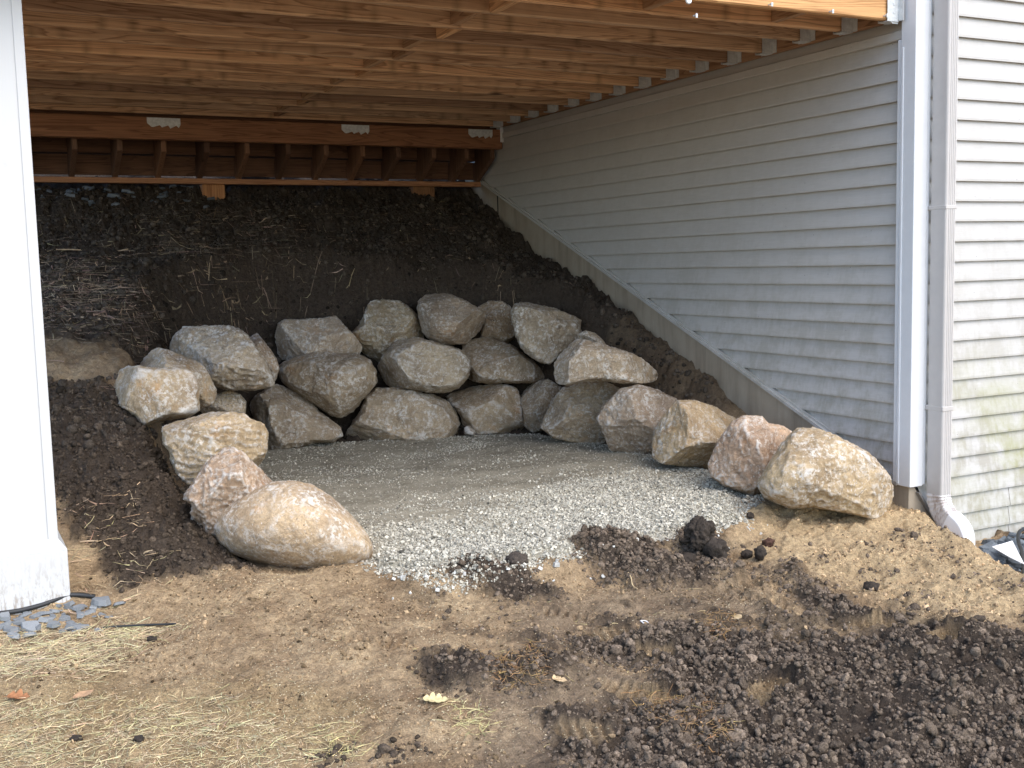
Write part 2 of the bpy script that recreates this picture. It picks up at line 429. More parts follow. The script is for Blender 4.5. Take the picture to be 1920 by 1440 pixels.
def vinyl_material(name, base, algae=True):
    m, nt, b = new_mat(name, .55, .35); g = G(nt)
    P = g.n('ShaderNodeNewGeometry').outputs['Position']
    xyz = g.sepxyz(P)
    grain = g.noise(g.mapping(P, (9, 9, 160)), 1.0, 4, .65)
    dirt = g.noise(P, 7.0, 6, .68, .3)
    streak = g.noise(g.mapping(P, (34, 34, 2.0)), 1.0, 5, .7)
    low = g.n('ShaderNodeMapRange'); g.put(low.inputs[0], xyz[2]); low.inputs[1].default_value = 1.5; low.inputs[2].default_value = -.1
    low = low.outputs[0]
    c = g.mix(1.0, base, g.ramp(grain, [(.25, .93), (.75, 1.05)]), 'MULTIPLY')
    dm = g.math('MULTIPLY', g.ramp(g.math('MULTIPLY', dirt, g.math('MULTIPLY_ADD', streak, .9, .55)), [(.42, 0.0), (.62, 1.0)]), g.math('MULTIPLY_ADD', low, .75, .14))
    c = g.mix(dm, c, g.mix(1.0, c, (.66, .63, .54), 'MULTIPLY'))
    sp = g.math('MULTIPLY', g.ramp(g.voro(P, 19), [(.035, 1.0), (.06, 0.0)]), g.ramp(g.noise(P, 3.0, 2), [(.45, 0.0), (.55, .8)]))
    c = g.mix(sp, c, (.12, .11, .10))
    if algae:
        al = g.math('MULTIPLY', g.ramp(g.noise(P, 3.1, 6, .66, .4), [(.38, 0.0), (.58, 1.0)]), g.ramp(low, [(.38, .0), (.58, 1.0), (.84, 1.0), (.95, .35)]))
        al = g.math('MULTIPLY', al, g.ramp(g.math('SUBTRACT', xyz[0], 4.0), [(.45, .0), (.95, 1.0)]))
        al = g.math('MULTIPLY', al, g.math('MULTIPLY_ADD', streak, .9, .25))
        c = g.mix(g.math('MULTIPLY', al, .95), c, (.30, .295, .14))
    g.put(b.inputs['Base Color'], c)
    g.put(b.inputs['Normal'], g.bump(grain, .10, .002))
    return m
VINYL = vinyl_material('vinyl_siding', (.48, .465, .44))
VINYL_SIDE = vinyl_material('vinyl_siding_sheltered', (.48, .465, .44), algae=False)

def plain(name, col, rough=.5, spec=.4, metal=0.0, var=.12, scale=18, bump=.1):
    m, nt, b = new_mat(name, rough, spec); g = G(nt)
    P = g.coord()
    n = g.noise(P, scale, 5, .65)
    c = g.mix(1.0, col, g.ramp(n, [(.3, 1 - var), (.7, 1 + var)]), 'MULTIPLY')
    g.put(b.inputs['Base Color'], c); b.inputs['Metallic'].default_value = metal
    g.put(b.inputs['Normal'], g.bump(n, bump, .004))
    return m
TRIM = plain('white_vinyl_trim', (.66, .67, .68), .45, .4, var=.03)
PIPE = plain('painted_downspout', (.47, .445, .42), .45, .4, var=.05, scale=9)
def elbow_material():
    m, nt, b = new_mat('stained_elbow', .45, .4); g = G(nt); P = g.coord()
    n = g.noise(g.mapping(P, (40, 40, 14)), 1.0, 5, .7)
    c = g.mix(g.ramp(n, [(.50, 0.0), (.68, .75)]), (.60, .57, .55), (.24, .15, .10))
    g.put(b.inputs['Base Color'], c); return m
ELBOW = elbow_material()
WHITE_ELBOW = plain('clean_white_elbow', (.82, .82, .82), .4, .4, var=.03)
GALV = plain('galvanised_steel', (.58, .60, .60), .5, .5, .25, .2, 40)
DARKM = plain('shadow_gap', (.03, .028, .026), .9, .1)
BLACKP = plain('black_plastic', (.022, .023, .024), .5, .4, var=.2)
PAPER = plain('white_fabric_scrap', (.80, .79, .76), .8, .2, var=.04)
def paint_post():
    m, nt, b = new_mat('white_painted_board', .5, .35); g = G(nt)
    P = g.n('ShaderNodeNewGeometry').outputs['Position']; z = g.sepxyz(P)[2]
    n = g.noise(g.mapping(P, (60, 60, 16)), 1.0, 6, .75, .3)
    low = g.n('ShaderNodeMapRange'); g.put(low.inputs[0], z); low.inputs[1].default_value = .32; low.inputs[2].default_value = .06
    d = g.math('MULTIPLY', g.ramp(n, [(.50, 0.0), (.60, 1.0)]), g.math('POWER', low.outputs[0], 1.6))
    sm = g.math('MULTIPLY', g.ramp(g.noise(P, 14, 6, .7), [(.62, .0), (.74, .35)]), .5)
    c = g.mix(g.math('MAXIMUM', d, sm), (.53, .53, .52), (.28, .23, .18))
    g.put(b.inputs['Base Color'], c)
    g.put(b.inputs['Normal'], g.bump(g.noise(g.mapping(P, (50, 50, 5)), 1.0, 4), .08, .003))
    return m
POST = paint_post()
def concrete():
    m, nt, b = new_mat('poured_concrete', .85, .25); g = G(nt)
    P = g.n('ShaderNodeNewGeometry').outputs['Position']
    n = g.noise(P, 5, 6, .65); s = g.noise(g.mapping(P, (14, 14, 1.6)), 1.0, 4, .6)
    c = g.mix(n, (.26, .215, .16), (.42, .36, .28))
    c = g.mix(g.ramp(s, [(.45, 0.0), (.7, .6)]), c, (.20, .16, .115))
    g.put(b.inputs['Base Color'], c)
    g.put(b.inputs['Normal'], g.bump(g.noise(P, 60, 4), .25, .005))
    return m
CONC = concrete()

def ground_material():
    m, nt, b = new_mat('bare_soil', .95, .12); g = G(nt)
    P = g.n('ShaderNodeNewGeometry').outputs['Position']
    ms = g.sep(g.attr('mask')); dark, sand, tan = ms[0], ms[1], ms[2]
    wet = g.attr('mask', 'Alpha')
    n1 = g.noise(P, 4.2, 6, .65, .3); n2 = g.noise(P, 42, 6, .72); n3 = g.noise(P, 170, 3, .7)
    base = g.mix(g.ramp(n1, [(.34, 0.0), (.64, 1.0)]), (.240, .160, .092), (.480, .350, .208))
    c = g.mix(sand, base, g.mix(n1, (.38, .262, .142), (.60, .45, .265)))
    c = g.mix(g.math('MULTIPLY', tan, .75), c, g.mix(n1, (.29, .20, .10), (.47, .345, .185)))
    c = g.mix(wet, c, g.mix(n1, (.135, .10, .072), (.21, .16, .115)))
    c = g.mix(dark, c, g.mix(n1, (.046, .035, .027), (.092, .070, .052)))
    c = g.mix(.7, c, g.mix(1.0, c, g.ramp(n2, [(.28, .40), (.5, 1.0), (.72, 1.55)]), 'MULTIPLY'))
    c = g.mix(.6, c, g.mix(1.0, c, g.ramp(n3, [(.30, .55), (.5, 1.0), (.70, 1.5)]), 'MULTIPLY'))
    g.put(b.inputs['Base Color'], c)
    g.put(b.inputs['Normal'], g.bump(n3, .7, .006, g.bump(n2, .9, .030)))
    return m
SOIL = ground_material()
def pad_material():
    m, nt, b = new_mat('crushed_stone_fines', .9, .15); g = G(nt)
    P = g.n('ShaderNodeNewGeometry').outputs['Position']
    n1 = g.noise(g.mapping(P, (1, 1.6, 1), rot=(0, 0, .5)), 2.6, 6, .68, .4); n2 = g.noise(P, 60, 5, .75); n3 = g.noise(P, 16, 6, .7)
    c = g.mix(g.ramp(n1, [(.38, 0.0), (.62, 1.0)]), (.195, .176, .132), (.32, .292, .225))
    pale = g.math('MULTIPLY', g.ramp(n2, [(.50, 0.0), (.62, 1.0)]), g.ramp(n3, [(.40, 0.0), (.62, 1.0)]))
    c = g.mix(pale, c, (.50, .47, .39))
    g.put(b.inputs['Base Color'], c)
    g.put(b.inputs['Normal'], g.bump(n2, .5, .006))
    return m
PADM = pad_material()
def tinted(name, rough=.85, spec=.2, nscale=120, bump=.3, var=(.7, 1.3), bd=.004):
    m, nt, b = new_mat(name, rough, spec); g = G(nt)
    P = g.n('ShaderNodeNewGeometry').outputs['Position']
    n = g.noise(P, nscale, 3, .7)
    c = g.mix(1.0, g.attr('tint'), g.ramp(n, [(.3, var[0]), (.7, var[1])]), 'MULTIPLY')
    g.put(b.inputs['Base Color'], c); g.put(b.inputs['Normal'], g.bump(n, bump, bd))
    return m
GRAVEL = tinted('limestone_gravel', .85, .2)
CLOD = tinted('soil_clod', .97, .08, 150, .8, (.45, 1.6), .006)
STRAW = tinted('dry_straw', .8, .2, 60, .1)
def obj_tint(name, rough=.7, nscale=40, var=(.7, 1.3), bump=.4, bd=.006):
    m, nt, b = new_mat(name, rough, .25); g = G(nt)
    P = g.coord(); n = g.noise(P, nscale, 5, .7)
    c = g.mix(1.0, g.info('Color'), g.ramp(n, [(.3, var[0]), (.7, var[1])]), 'MULTIPLY')
    g.put(b.inputs['Base Color'], c); g.put(b.inputs['Normal'], g.bump(n, bump, bd))
    return m
SLATE = obj_tint('slate_stone', .7, 30, (.65, 1.35))
LEAF = obj_tint('dead_leaf', .75, 60, (.6, 1.35), .3)
CLODB = obj_tint('big_soil_clod', .97, 55, (.45, 1.55), .9, .012)

# ------------------------------------------------------------------ ground sheet
def spaced(a, b, fine0, fine1, step, grow=1.22, mx=9.0):
    c = list(np.arange(fine0, fine1 + 1e-9, step)); s, p = step, fine0; left = []
    while p > a: s = min(s * grow, mx); p -= s; left.append(p)
    s, p = step, c[-1]; right = []
    while p < b: s = min(s * grow, mx); p += s; right.append(p)
    return np.array(left[::-1] + c + right)
gx = spaced(-90, 90, -.1, 5.0, .0095)
gy_near = list(np.arange(2.0, 4.45, .0095)); gy_mid = list(np.arange(4.45, 9.6, .021))
yy = np.array(gy_near + gy_mid)
lo = []; s, p = .0095, 2.0
while p > -90: s = min(s * 1.22, 9); p -= s; lo.append(p)
hi = []; s, p = .021, yy[-1]
while p < 130: s = min(s * 1.22, 9); p += s; hi.append(p)
gy = np.array(lo[::-1] + list(yy) + hi)
X, Y = np.meshgrid(gx, gy)
xf, yf = X.ravel(), Y.ravel()
mk = masks(xf, yf)
zf = terr(xf, yf, mk)
nx, ny = len(gx), len(gy)
ii = (np.arange(ny - 1)[:, None] * nx + np.arange(nx - 1)[None, :]).ravel()
quads = np.stack([ii, ii + 1, ii + nx + 1, ii + nx], 1)
me = mesh_np('ground', np.stack([xf, yf, zf], 1), quads, True, {'mask': np.stack(mk, 1)})
ground = link('ground', me, SOIL); ground['kind'] = 'structure'

# ------------------------------------------------------------------ gravel pad
px_ = np.arange(1.25, 4.2, .02); py_ = np.arange(3.78, 7.8, .02)
X, Y = np.meshgrid(px_, py_); xf, yf = X.ravel(), Y.ravel()
def pad_z(x, y):
    d = poly_sd(x, y, PAD)
    front = 1 - sstep(4.2, 4.8, y)
    drop = sstep(-.16, .08, d) * front * .17 + sstep(-.02, .14, d) * (1 - front) * .05
    return PADZ - drop + .012 * fbm2(x, y, 2.5, 3, 61) + .004 * fbm2(x, y, 14, 2, 62)
d = poly_sd(xf, yf, PAD); zf = pad_z(xf, yf)
nx, ny = len(px_), len(py_)
ii = (np.arange(ny - 1)[:, None] * nx + np.arange(nx - 1)[None, :]).ravel()
keep = d[ii] < .07
quads = np.stack([ii, ii + 1, ii + nx + 1, ii + nx], 1)[keep]
used = np.unique(quads); remap = -np.ones(len(xf), int); remap[used] = np.arange(len(used))
pad = link('gravel_pad', mesh_np('gravel_pad', np.stack([xf, yf, zf], 1)[used], remap[quads], True), PADM); pad['kind'] = 'structure'

# ------------------------------------------------------------------ house: siding, foundation, corner trim
house = empty('house', (4.34, 4.10, -1.5))
tag(house, 'house with pale grey lap siding and exposed concrete foundation on the right', 'house')
HL = (4.34, 4.10, -1.5)
def hl(v): return (v[0] - HL[0], v[1] - HL[1], v[2] - HL[2])
EXP = .1016
side_wall = bmo('side_wall', box(4.3505 + .0155 - HL[0], 4.52 - HL[0], 4.28 - HL[1], 13.0 - HL[1], -1.2 - HL[2], 2.6 - HL[2]), DARKM, house)
front_wall = bmo('front_wall', box(4.3505 + .0155 - HL[0], 9.0 - HL[0], 4.0965 + .0155 - HL[1], 4.279 - HL[1], -1.2 - HL[2], 2.6 - HL[2]), DARKM, house)
XW, YF = 4.3505, 4.0965
def siding_side(zb, y0, yb, yt, name='siding_board'):
    """one lap board on the wall facing -X: bottom edge from y0 to yb, top edge from y0 to yt"""
    o, t = .024, EXP + .010
    V = []
    for (yy0, yy1, z, out) in ((y0, yb, zb + .009, 0.0), (y0, yb, zb - .001, o), (y0, yb, zb + .010, o), (y0, yt, zb + t, .001), (y0, yt, zb + t, -.002)):
        x = XW + .014 - out
        V += [hl((x, yy0, z)), hl((x, yy1, z))]
    Fq = [(0, 1, 3, 2), (2, 3, 5, 4), (4, 5, 7, 6), (6, 7, 9, 8)]
    return link(name, mesh_np(name, np.array(V), np.array(Fq)), VINYL_SIDE, side_wall)
SL = .3913
def yline(z): return 4.706 + (z + .952) / SL
z = .971
zb = [z - EXP * k for k in range(-8, 22)]
for q in zb:
    if q > -1.26:
        y0 = 4.165
        yb = min(13.0, yline(q)); yt = min(13.0, yline(q + EXP))
        if yt < y0 + .02: continue
        yb = max(yb, y0 + .001)
        siding_side(q, y0, yb, yt)
def siding_front(zb, xb, xt, x1, name='siding_board'):
    o, t = .020, EXP + .010
    V = []
    for (a, z, out) in ((xb, zb + .009, 0.0), (xb, zb - .001, o), (xb, zb + .010, o), (xt, zb + t, .001), (xt, zb + t, -.002)):
        yv = YF + .014 - out
        V += [hl((a, yv, z)), hl((x1, yv, z))]
    Fq = [(0, 2, 3, 1), (2, 4, 5, 3), (4, 6, 7, 5), (6, 8, 9, 7)]
    return link(name, mesh_np(name, np.array(V), np.array(Fq)), VINYL, front_wall)
def xline(z): return 4.391 + max(0.0, (-1.205 - z)) * (4.584 - 4.391) / .26
ztop = 1.1827
for k in range(-8, 28):
    q = ztop - EXP * k
    if q < -1.60: continue
    xb, xt = xline(q), xline(q + EXP)
    if k in (25, 26, 27):
        sx = 5.086 if k != 27 else 5.09
        siding_front(q, xb, xt, sx - .001); siding_front(q, sx + .002, sx + .002, 9.0)
    elif k in (9, 2, 17):
        sx = 5.9 + .3 * (k % 3)
        siding_front(q, xb, xt, sx); siding_front(q, sx + .002, sx + .002, 9.0)
    else:
        siding_front(q, xb, xt, 9.0)
bmo('roof', prism([(XW - .35 - HL[0], 2.45 - HL[2]), (9.3 - HL[0], 2.45 - HL[2]), (9.3 - HL[0], 2.62 - HL[2]), (6.7 - HL[0], 4.2 - HL[2]), (XW - .35 - HL[0], 2.62 - HL[2])],
                  1, 3.75 - HL[1], 13.3 - HL[1]), plain('roof_shingle', (.06, .06, .062), .95, .1, var=.3, scale=30), house)
# foundation with a sloping exposed face
FX = XW + .004
fnd = prism([(4.11 - HL[1], -1.9 - HL[2]), (13.0 - HL[1], -1.9 - HL[2]), (13.0 - HL[1], 2.28 - HL[2]), (9.15 - HL[1], .78 - HL[2]), (4.145 - HL[1], -1.172 - HL[2]), (4.11 - HL[1], -1.172 - HL[2])],
            0, FX - .018 - HL[0], FX + .010 - HL[0])
bmo('foundation', fnd, CONC, house)
bmo('foundation', prism([(FX - .018 - HL[0], -1.9 - HL[2]), (9.0 - HL[0], -1.9 - HL[2]), (9.0 - HL[0], -1.56 - HL[2]), (4.64 - HL[0], -1.53 - HL[2]), (4.37 - HL[0], -1.172 - HL[2]), (FX - .018 - HL[0], -1.172 - HL[2])],
                  1, YF - .001 - HL[1], YF + .013 - HL[1]), CONC, house)
# vertical form joint in the foundation
bmo('form_joint', box(FX - .0205 - HL[0], FX - .017 - HL[0], 8.70 - HL[1], 8.715 - HL[1], -.4 - HL[2], .60 - HL[2]), DARKM, house)
# sloping channel trim along the foundation
def sloped_strip(d0, d1, x0, x1, ya, yb):
    za, zb_ = -.952 + (ya - 4.706) * SL, -.952 + (yb - 4.706) * SL
    return prism([(ya - HL[1], za + d0 - HL[2]), (yb - HL[1], zb_ + d0 - HL[2]), (yb - HL[1], zb_ + d1 - HL[2]), (ya - HL[1], za + d1 - HL[2])], 0, x0 - HL[0], x1 - HL[0])
bmo('channel_trim', sloped_strip(-.016, .002, XW - .026, XW + .012, 4.17, 13.0), VINYL_SIDE, house)
bmo('channel_trim', sloped_strip(.002, .018, XW - .012, XW + .010, 4.17, 13.0), VINYL_SIDE, house)
bmo('channel_trim', prism([(4.383 - HL[0], -1.205 - HL[2]), (4.398 - HL[0], -1.205 - HL[2]), (4.600 - HL[0], -1.478 - HL[2]), (4.585 - HL[0], -1.485 - HL[2])], 1, YF - .022 - HL[1], YF + .006 - HL[1]),
    plain('weathered_channel', (.20, .19, .18), .6, .3), house)
# starter band under the ledger
bmo('frieze_trim', box(XW - .020 - HL[0], XW + .01 - HL[0], 4.17 - HL[1], 13.0 - HL[1], 1.062 - HL[2], 1.108 - HL[2], .004), VINYL_SIDE, house)
# outside corner trim: two faces with raised nailing beads
CX, CY = 4.318, 4.070
bmo('corner_trim', prism([(CX - HL[0], CY - HL[1]), (CX + .088 - HL[0], CY - HL[1]), (CX + .088 - HL[0], CY + .022 - HL[1]), (CX + .022 - HL[0], CY + .022 - HL[1]), (CX + .022 - HL[0], CY + .095 - HL[1]), (CX - HL[0], CY + .095 - HL[1])],
                         2, -1.172 - HL[2], 2.5 - HL[2], .003), TRIM, house)
bmo('corner_bead', box(CX + .089 - HL[0], CX + .112 - HL[0], CY + .004 - HL[1], CY + .03 - HL[1], -1.168 - HL[2], 2.5 - HL[2], .004), TRIM, house)
bmo('corner_bead', box(CX + .004 - HL[0], CX + .03 - HL[0], CY + .096 - HL[1], CY + .122 - HL[1], -1.16 - HL[2], 1.06 - HL[2], .004), TRIM, house)
bmo('corner_bead', box(CX - .004 - HL[0], CX + .02 - HL[0], CY + .074 - HL[1], CY + .090 - HL[1], -1.165 - HL[2], 1.02 - HL[2], .003), TRIM, house)

# ------------------------------------------------------------------ downspout
dsp = empty('downspout', (4.455, 4.01, -1.5))
tag(dsp, 'ribbed pale downspout with stained elbow at the house corner', 'downspout')
def sweep_rect(path, w, d, frame_x, crimp=None, n_ribs=0):
    """rounded rectangular tube along a path of (point, forward); w along frame_x"""
    prof = []
    r = .012
    for cx, cy, a0 in ((1, 1, 0), (-1, 1, 90), (-1, -1, 180), (1, -1, 270)):
        for k in range(4):
            a = math.radians(a0 + 30 * k)
            prof.append((cx * (w / 2 - r) + r * math.cos(a), cy * (d / 2 - r) + r * math.sin(a)))
    # ribs: shallow grooves on every side
    full = []
    for i in range(len(prof)):
        p, q = prof[i], prof[(i + 1) % len(prof)]
        full.append(p)
        L = math.hypot(q[0] - p[0], q[1] - p[1])
        if .02 < L < .062 and n_ribs:
            nx_, ny_ = (q[1] - p[1]) / L, -(q[0] - p[0]) / L
            for k in range(n_ribs):
                for off, dep in ((-.0032, 0), (-.001, .0028), (.001, .0028), (.0032, 0)):
                    t = (k + .6) / (n_ribs + .2) + off / L
                    full.append((p[0] + (q[0] - p[0]) * t - nx_ * dep, p[1] + (q[1] - p[1]) * t - ny_ * dep))
    V, Fq = [], []
    fx = np.array(frame_x, float)
    for i, (pt, fw) in enumerate(path):
        fw = np.array(fw, float); fw /= np.linalg.norm(fw)
        fy = np.cross(fw, fx); fy /= np.linalg.norm(fy)
        s = crimp[i] if crimp else 1.0
        for (u, v) in full: V.append(np.array(pt) + fx * u * s + fy * v * s)
    n = len(full)
    for i in range(len(path) - 1):
        for k in range(n): Fq.append((i * n + k, i * n + (k + 1) % n, (i + 1) * n + (k + 1) % n, (i + 1) * n + k))
    return np.array(V), np.array(Fq)
PX, PY = 0.0, 0.0      # local to the downspout's empty
def dl(p): return (p[0], p[1], p[2])
V, Fq = sweep_rect([((0, 0, 4.0), (0, 0, -1)), ((0, 0, .295), (0, 0, -1))], .074, .100, (1, 0, 0), None, 4)
pipe = link('pipe', mesh_np('pipe', V, Fq, False), PIPE, dsp)
pts = []; cr = []
cz, cyy = .295, 0.0
N = 15
for k in range(N + 1):      # bend from straight down to outward (-Y) and a little down
    a = math.radians(62 * k / N); R = .145
    pts.append(((0, -(R - R * math.cos(a)), cz - R * math.sin(a)), (0, -math.sin(a), -math.cos(a)))); cr.append(1.035 if k % 2 else .965)
V, Fq = sweep_rect(pts, .076, .102, (1, 0, 0), cr, 4)
link('elbow', mesh_np('elbow', V, Fq, False), ELBOW, dsp)
e = np.array(pts[-1][0]); dirv = np.array([0, -math.sin(math.radians(62)), -math.cos(math.radians(62))])
pts2 = [(e, dirv), (e + dirv * .03, dirv)]
c0 = e + dirv * .03
R = .085
for k in range(1, 11):
    a = math.radians(62 - 60 * k / 10)
    base = c0 + np.array([0, -(R * math.cos(a) - R * math.cos(math.radians(62))), -(R * math.sin(math.radians(62)) - R * math.sin(a))])
    pts2.append((base, (0, -math.sin(a), -math.cos(a))))
last = pts2[-1][0]
pts2.append((last + np.array([0, 0, -.020]), (0, 0, -1)))
V, Fq = sweep_rect(pts2, .082, .108, (1, 0, 0), None, 0)
outlet = link('outlet_elbow', mesh_np('outlet_elbow', V, Fq, False), WHITE_ELBOW, dsp)
bmo('outlet_collar', box(-.044, .044, last[1] - .057, last[1] + .057, last[2] - .062, last[2] - .024, .004), WHITE_ELBOW, outlet)
bmo('strap', box(-.0385, .0385, -.0515, .075, .72, .745, .003), PIPE, pipe)
bmo('strap', box(-.0385, .0385, -.0515, .075, 1.72, 1.74, .003), PIPE, pipe)

# ------------------------------------------------------------------ white post
pst = empty('porch_post', (.19, 4.64, -1.26))
tag(pst, 'white boxed post with wider base board at the left edge of the deck', 'post')
shaft = bmo('shaft', box(-.17, .150, -.155, .155, .255, 2.41, .003), POST, pst)
bmo('corner_board', box(.118, .153, -.160, -.1545, .262, 2.41, .0015), POST, shaft)
bmo('corner_board', box(-.173, -.138, -.160, -.1545, .262, 2.41, .0015), POST, shaft)
base = bmo('base_box', box(-.205, .180, -.190, .190, -.16, .235, .003), POST, pst)
bm = bmesh.new()
A = [bm.verts.new(p) for p in ((-.205, -.190, .2352), (.180, -.190, .2352), (.180, .190, .2352), (-.205, .190, .2352))]
B = [bm.verts.new(p) for p in ((-.172, -.160, .275), (.152, -.160, .275), (.152, .158, .275), (-.172, .158, .275))]
for i in range(4): bm.faces.new((A[i], A[(i + 1) % 4], B[(i + 1) % 4], B[i]))
bm.faces.new(B); bm.faces.new(A[::-1])
bmo('base_cap', bm, POST, base)

# ------------------------------------------------------------------ deck
deck = empty('deck', (0, 4.2, 1.16))
tag(deck, 'timber deck overhead with rows of brown joists and galvanised hangers', 'deck')
JZ, JH, JT = 1.160, .235, .040
DX0, DX1 = .03, 4.297
J_Y = [4.195 + .3118 * k for k in range(15)]
def kd(v): return (v[0], v[1] - 4.2, v[2] - 1.16)
joists = []
for k, yj in enumerate(J_Y):
    bm = box(0, DX1 - DX0, -JT / 2, JT / 2, 0, JH, .0065)
    r2 = random.Random(k)
    if k == 0:
        o = bmo('rim_joist', bm, W_RIM, deck, kd((DX0, yj, JZ - .012)))
    else:
        o = bmo('joist', bm, W_JOIST, deck, kd((DX0, yj, JZ + r2.uniform(-.007, .007))))
    joists.append(o)
# ledger on the house and the outer rim
bmo('ledger', box(0, .040, 0, 4.62, -.005, JH, .003), W_Y, deck, kd((DX1 + .004, 4.165, JZ)))
bmo('rim_board', box(0, .040, 0, 4.5, 0, JH, .003), W_Y, deck, kd((DX0 - .044, 4.175, JZ)))
# decking boards above
nb = int((DX1 - DX0 + .1) / .1425)
bmd = box(0, .138, 0, 4.70, 0, .026, .003); me_d = bpy.data.meshes.new('decking_board'); bmd.to_mesh(me_d); bmd.free()
me_d.materials.append(W_Y)
for k in range(nb + 1):
    o = bpy.data.objects.new('decking_board', me_d); COL.objects.link(o); o.parent = deck
    o.location = kd((DX0 - .05 + k * .1425, 4.14, JZ + JH + .004))
# joist hangers: U-shaped saddle with two flanges
def hanger_bm():
    bm = bmesh.new(); t = .0025; h = .105
    merge_bm(bm, box(-.075, .0, -JT / 2 - .012, -JT / 2 - .012 + t, -.004, h))
    merge_bm(bm, box(-.075, .0, JT / 2 + .012 - t, JT / 2 + .012, -.004, h))
    merge_bm(bm, box(-.075, .0, -JT / 2 - .012, JT / 2 + .012, -.0075, -.0045))
    merge_bm(bm, box(-.003, .0, -JT / 2 - .045, -JT / 2 - .0125, -.004, h))
    merge_bm(bm, box(-.003, .0, JT / 2 + .0125, JT / 2 + .045, -.004, h))
    for zz in (.03, .07, .11):
        for s in (-1, 1): merge_bm(bm, box(-.04, -.03, s * (JT / 2 + .013) - .002, s * (JT / 2 + .013) + .002, zz, zz + .009))
    return bm
hb = hanger_bm(); me_h = bpy.data.meshes.new('joist_hanger'); hb.to_mesh(me_h); hb.free(); me_h.materials.append(GALV)
for k, yj in enumerate(J_Y):
    o = bpy.data.objects.new('joist_hanger', me_h); COL.objects.link(o); o.parent = joists[k]
    o.location = (DX1 + .002 - DX0, 0, 0)
# big corner bracket of the rim joist
rim = joists[0]
def kr(v): return (v[0] - DX0, v[1] - J_Y[0], v[2] - (JZ - .012))
bmo('corner_bracket', prism([(-.05, .02), (.0, -.016), (.038, -.016), (.038, .21), (.012, .21), (.012, .06)], 1, -.004, .0), GALV, rim, kr((DX1 - .035, J_Y[0] - JT / 2 - .002, JZ - .012)))
for zz in (.03, .075, .12, .165): bmo('nail', box(0, .006, -.004, 0, 0, .006), TRIM, rim, kr((DX1 - .012, J_Y[0] - JT / 2 - .006, JZ - .012 + zz)))
# plate washer and bent nails on the rim joist
bm = bmesh.new(); bmesh.ops.create_cone(bm, cap_ends=True, segments=20, radius1=.016, radius2=.013, depth=.006, matrix=Matrix.Rotation(math.pi / 2, 4, 'X'))
w0 = on_y(1291, 1, J_Y[0] - JT / 2); bmo('washer', bm, GALV, rim, kr((w0[0], J_Y[0] - JT / 2 - .003, w0[2])))
for p in ((1441, 9), (1555, 22), (1300, 30), (1657, 30)):
    w0 = on_y(p[0], p[1], J_Y[0] - JT / 2)
    bm = box(-.003, .003, -.022, 0, -.003, .003); merge_bm(bm, box(-.005, .005, -.026, -.022, -.012, .006))
    bmo('bent_nail', bm, GALV, rim, kr((w0[0], J_Y[0] - JT / 2, w0[2])))
# blocking between the joists
BL = [(k, 2.36 + (.03 if k % 2 else -.03)) for k in range(0, 14)] + [(0, 3.03), (0, 3.79), (0, 1.4)]
for k, xb in BL:
    L = J_Y[k + 1] - J_Y[k] - JT - .002
    bmo('blocking', box(-JT / 2, JT / 2, 0, L, .004, JH - .02, .003), W_Y, deck, kd((xb, J_Y[k] + JT / 2 + .001, JZ)))
# dropped beam near the back with tie plates
YB = 8.589
beam = bmo('beam', box(0, 4.335 - .05, 0, .040, 0, .160, .004), W_BEAM, deck, kd((.05, YB, .975)))
def kb(v): return (v[0] - .05, v[1] - YB, v[2] - .975)
bmo('beam', box(0, 4.335 - .05, 0, .040, 0, .160, .004), W_BEAM, deck, kd((.05, YB + .042, .975)))
def plate_bm(w):
    pts = [(0, .075), (w, .075), (w, .028)]
    n = 4
    for k in range(n):
        x1 = w - w * k / n; x0 = w - w * (k + 1) / n; m = (x0 + x1) / 2
        pts += [(x1 - w * .06, .006 if k != 1 else .0), (m, .022), ] if k < n - 1 else [(x1 - w * .06, .008), (m, .008)]
    pts += [(0, .034)]
    return prism(pts, 1, -.003, 0.0)
for (a, b_) in (((275, 220), (338, 228)), ((640, 232), (692, 240)), ((878, 240), (923, 246))):
    p0, p1 = on_y(*a, YB), on_y(*b_, YB)
    bmo('tie_plate', plate_bm(p1[0] - p0[0]), GALV, beam, kb((p0[0], YB - .001, 1.135 - .080)))
    for fxx in (.2, .5, .8):
        bm = bmesh.new(); bmesh.ops.create_cone(bm, cap_ends=True, segments=8, radius1=.006, radius2=.005, depth=.005, matrix=Matrix.Rotation(math.pi / 2, 4, 'X'))
        bmo('nail', bm, TRIM, beam, kb((p0[0] + (p1[0] - p0[0]) * fxx, YB - .006, 1.105)))
bmo('beam_seat', box(-.03, .0, -.03, .06, -.03, .10, .003), TRIM, deck, kd((4.345, YB + .02, 1.06)))
for xp in (.14,):
    bmo('beam_post', box(-.07, .07, -.07, .07, 0, 1.3, .004), W_Z, deck, kd((xp, YB + .04, -.35)))

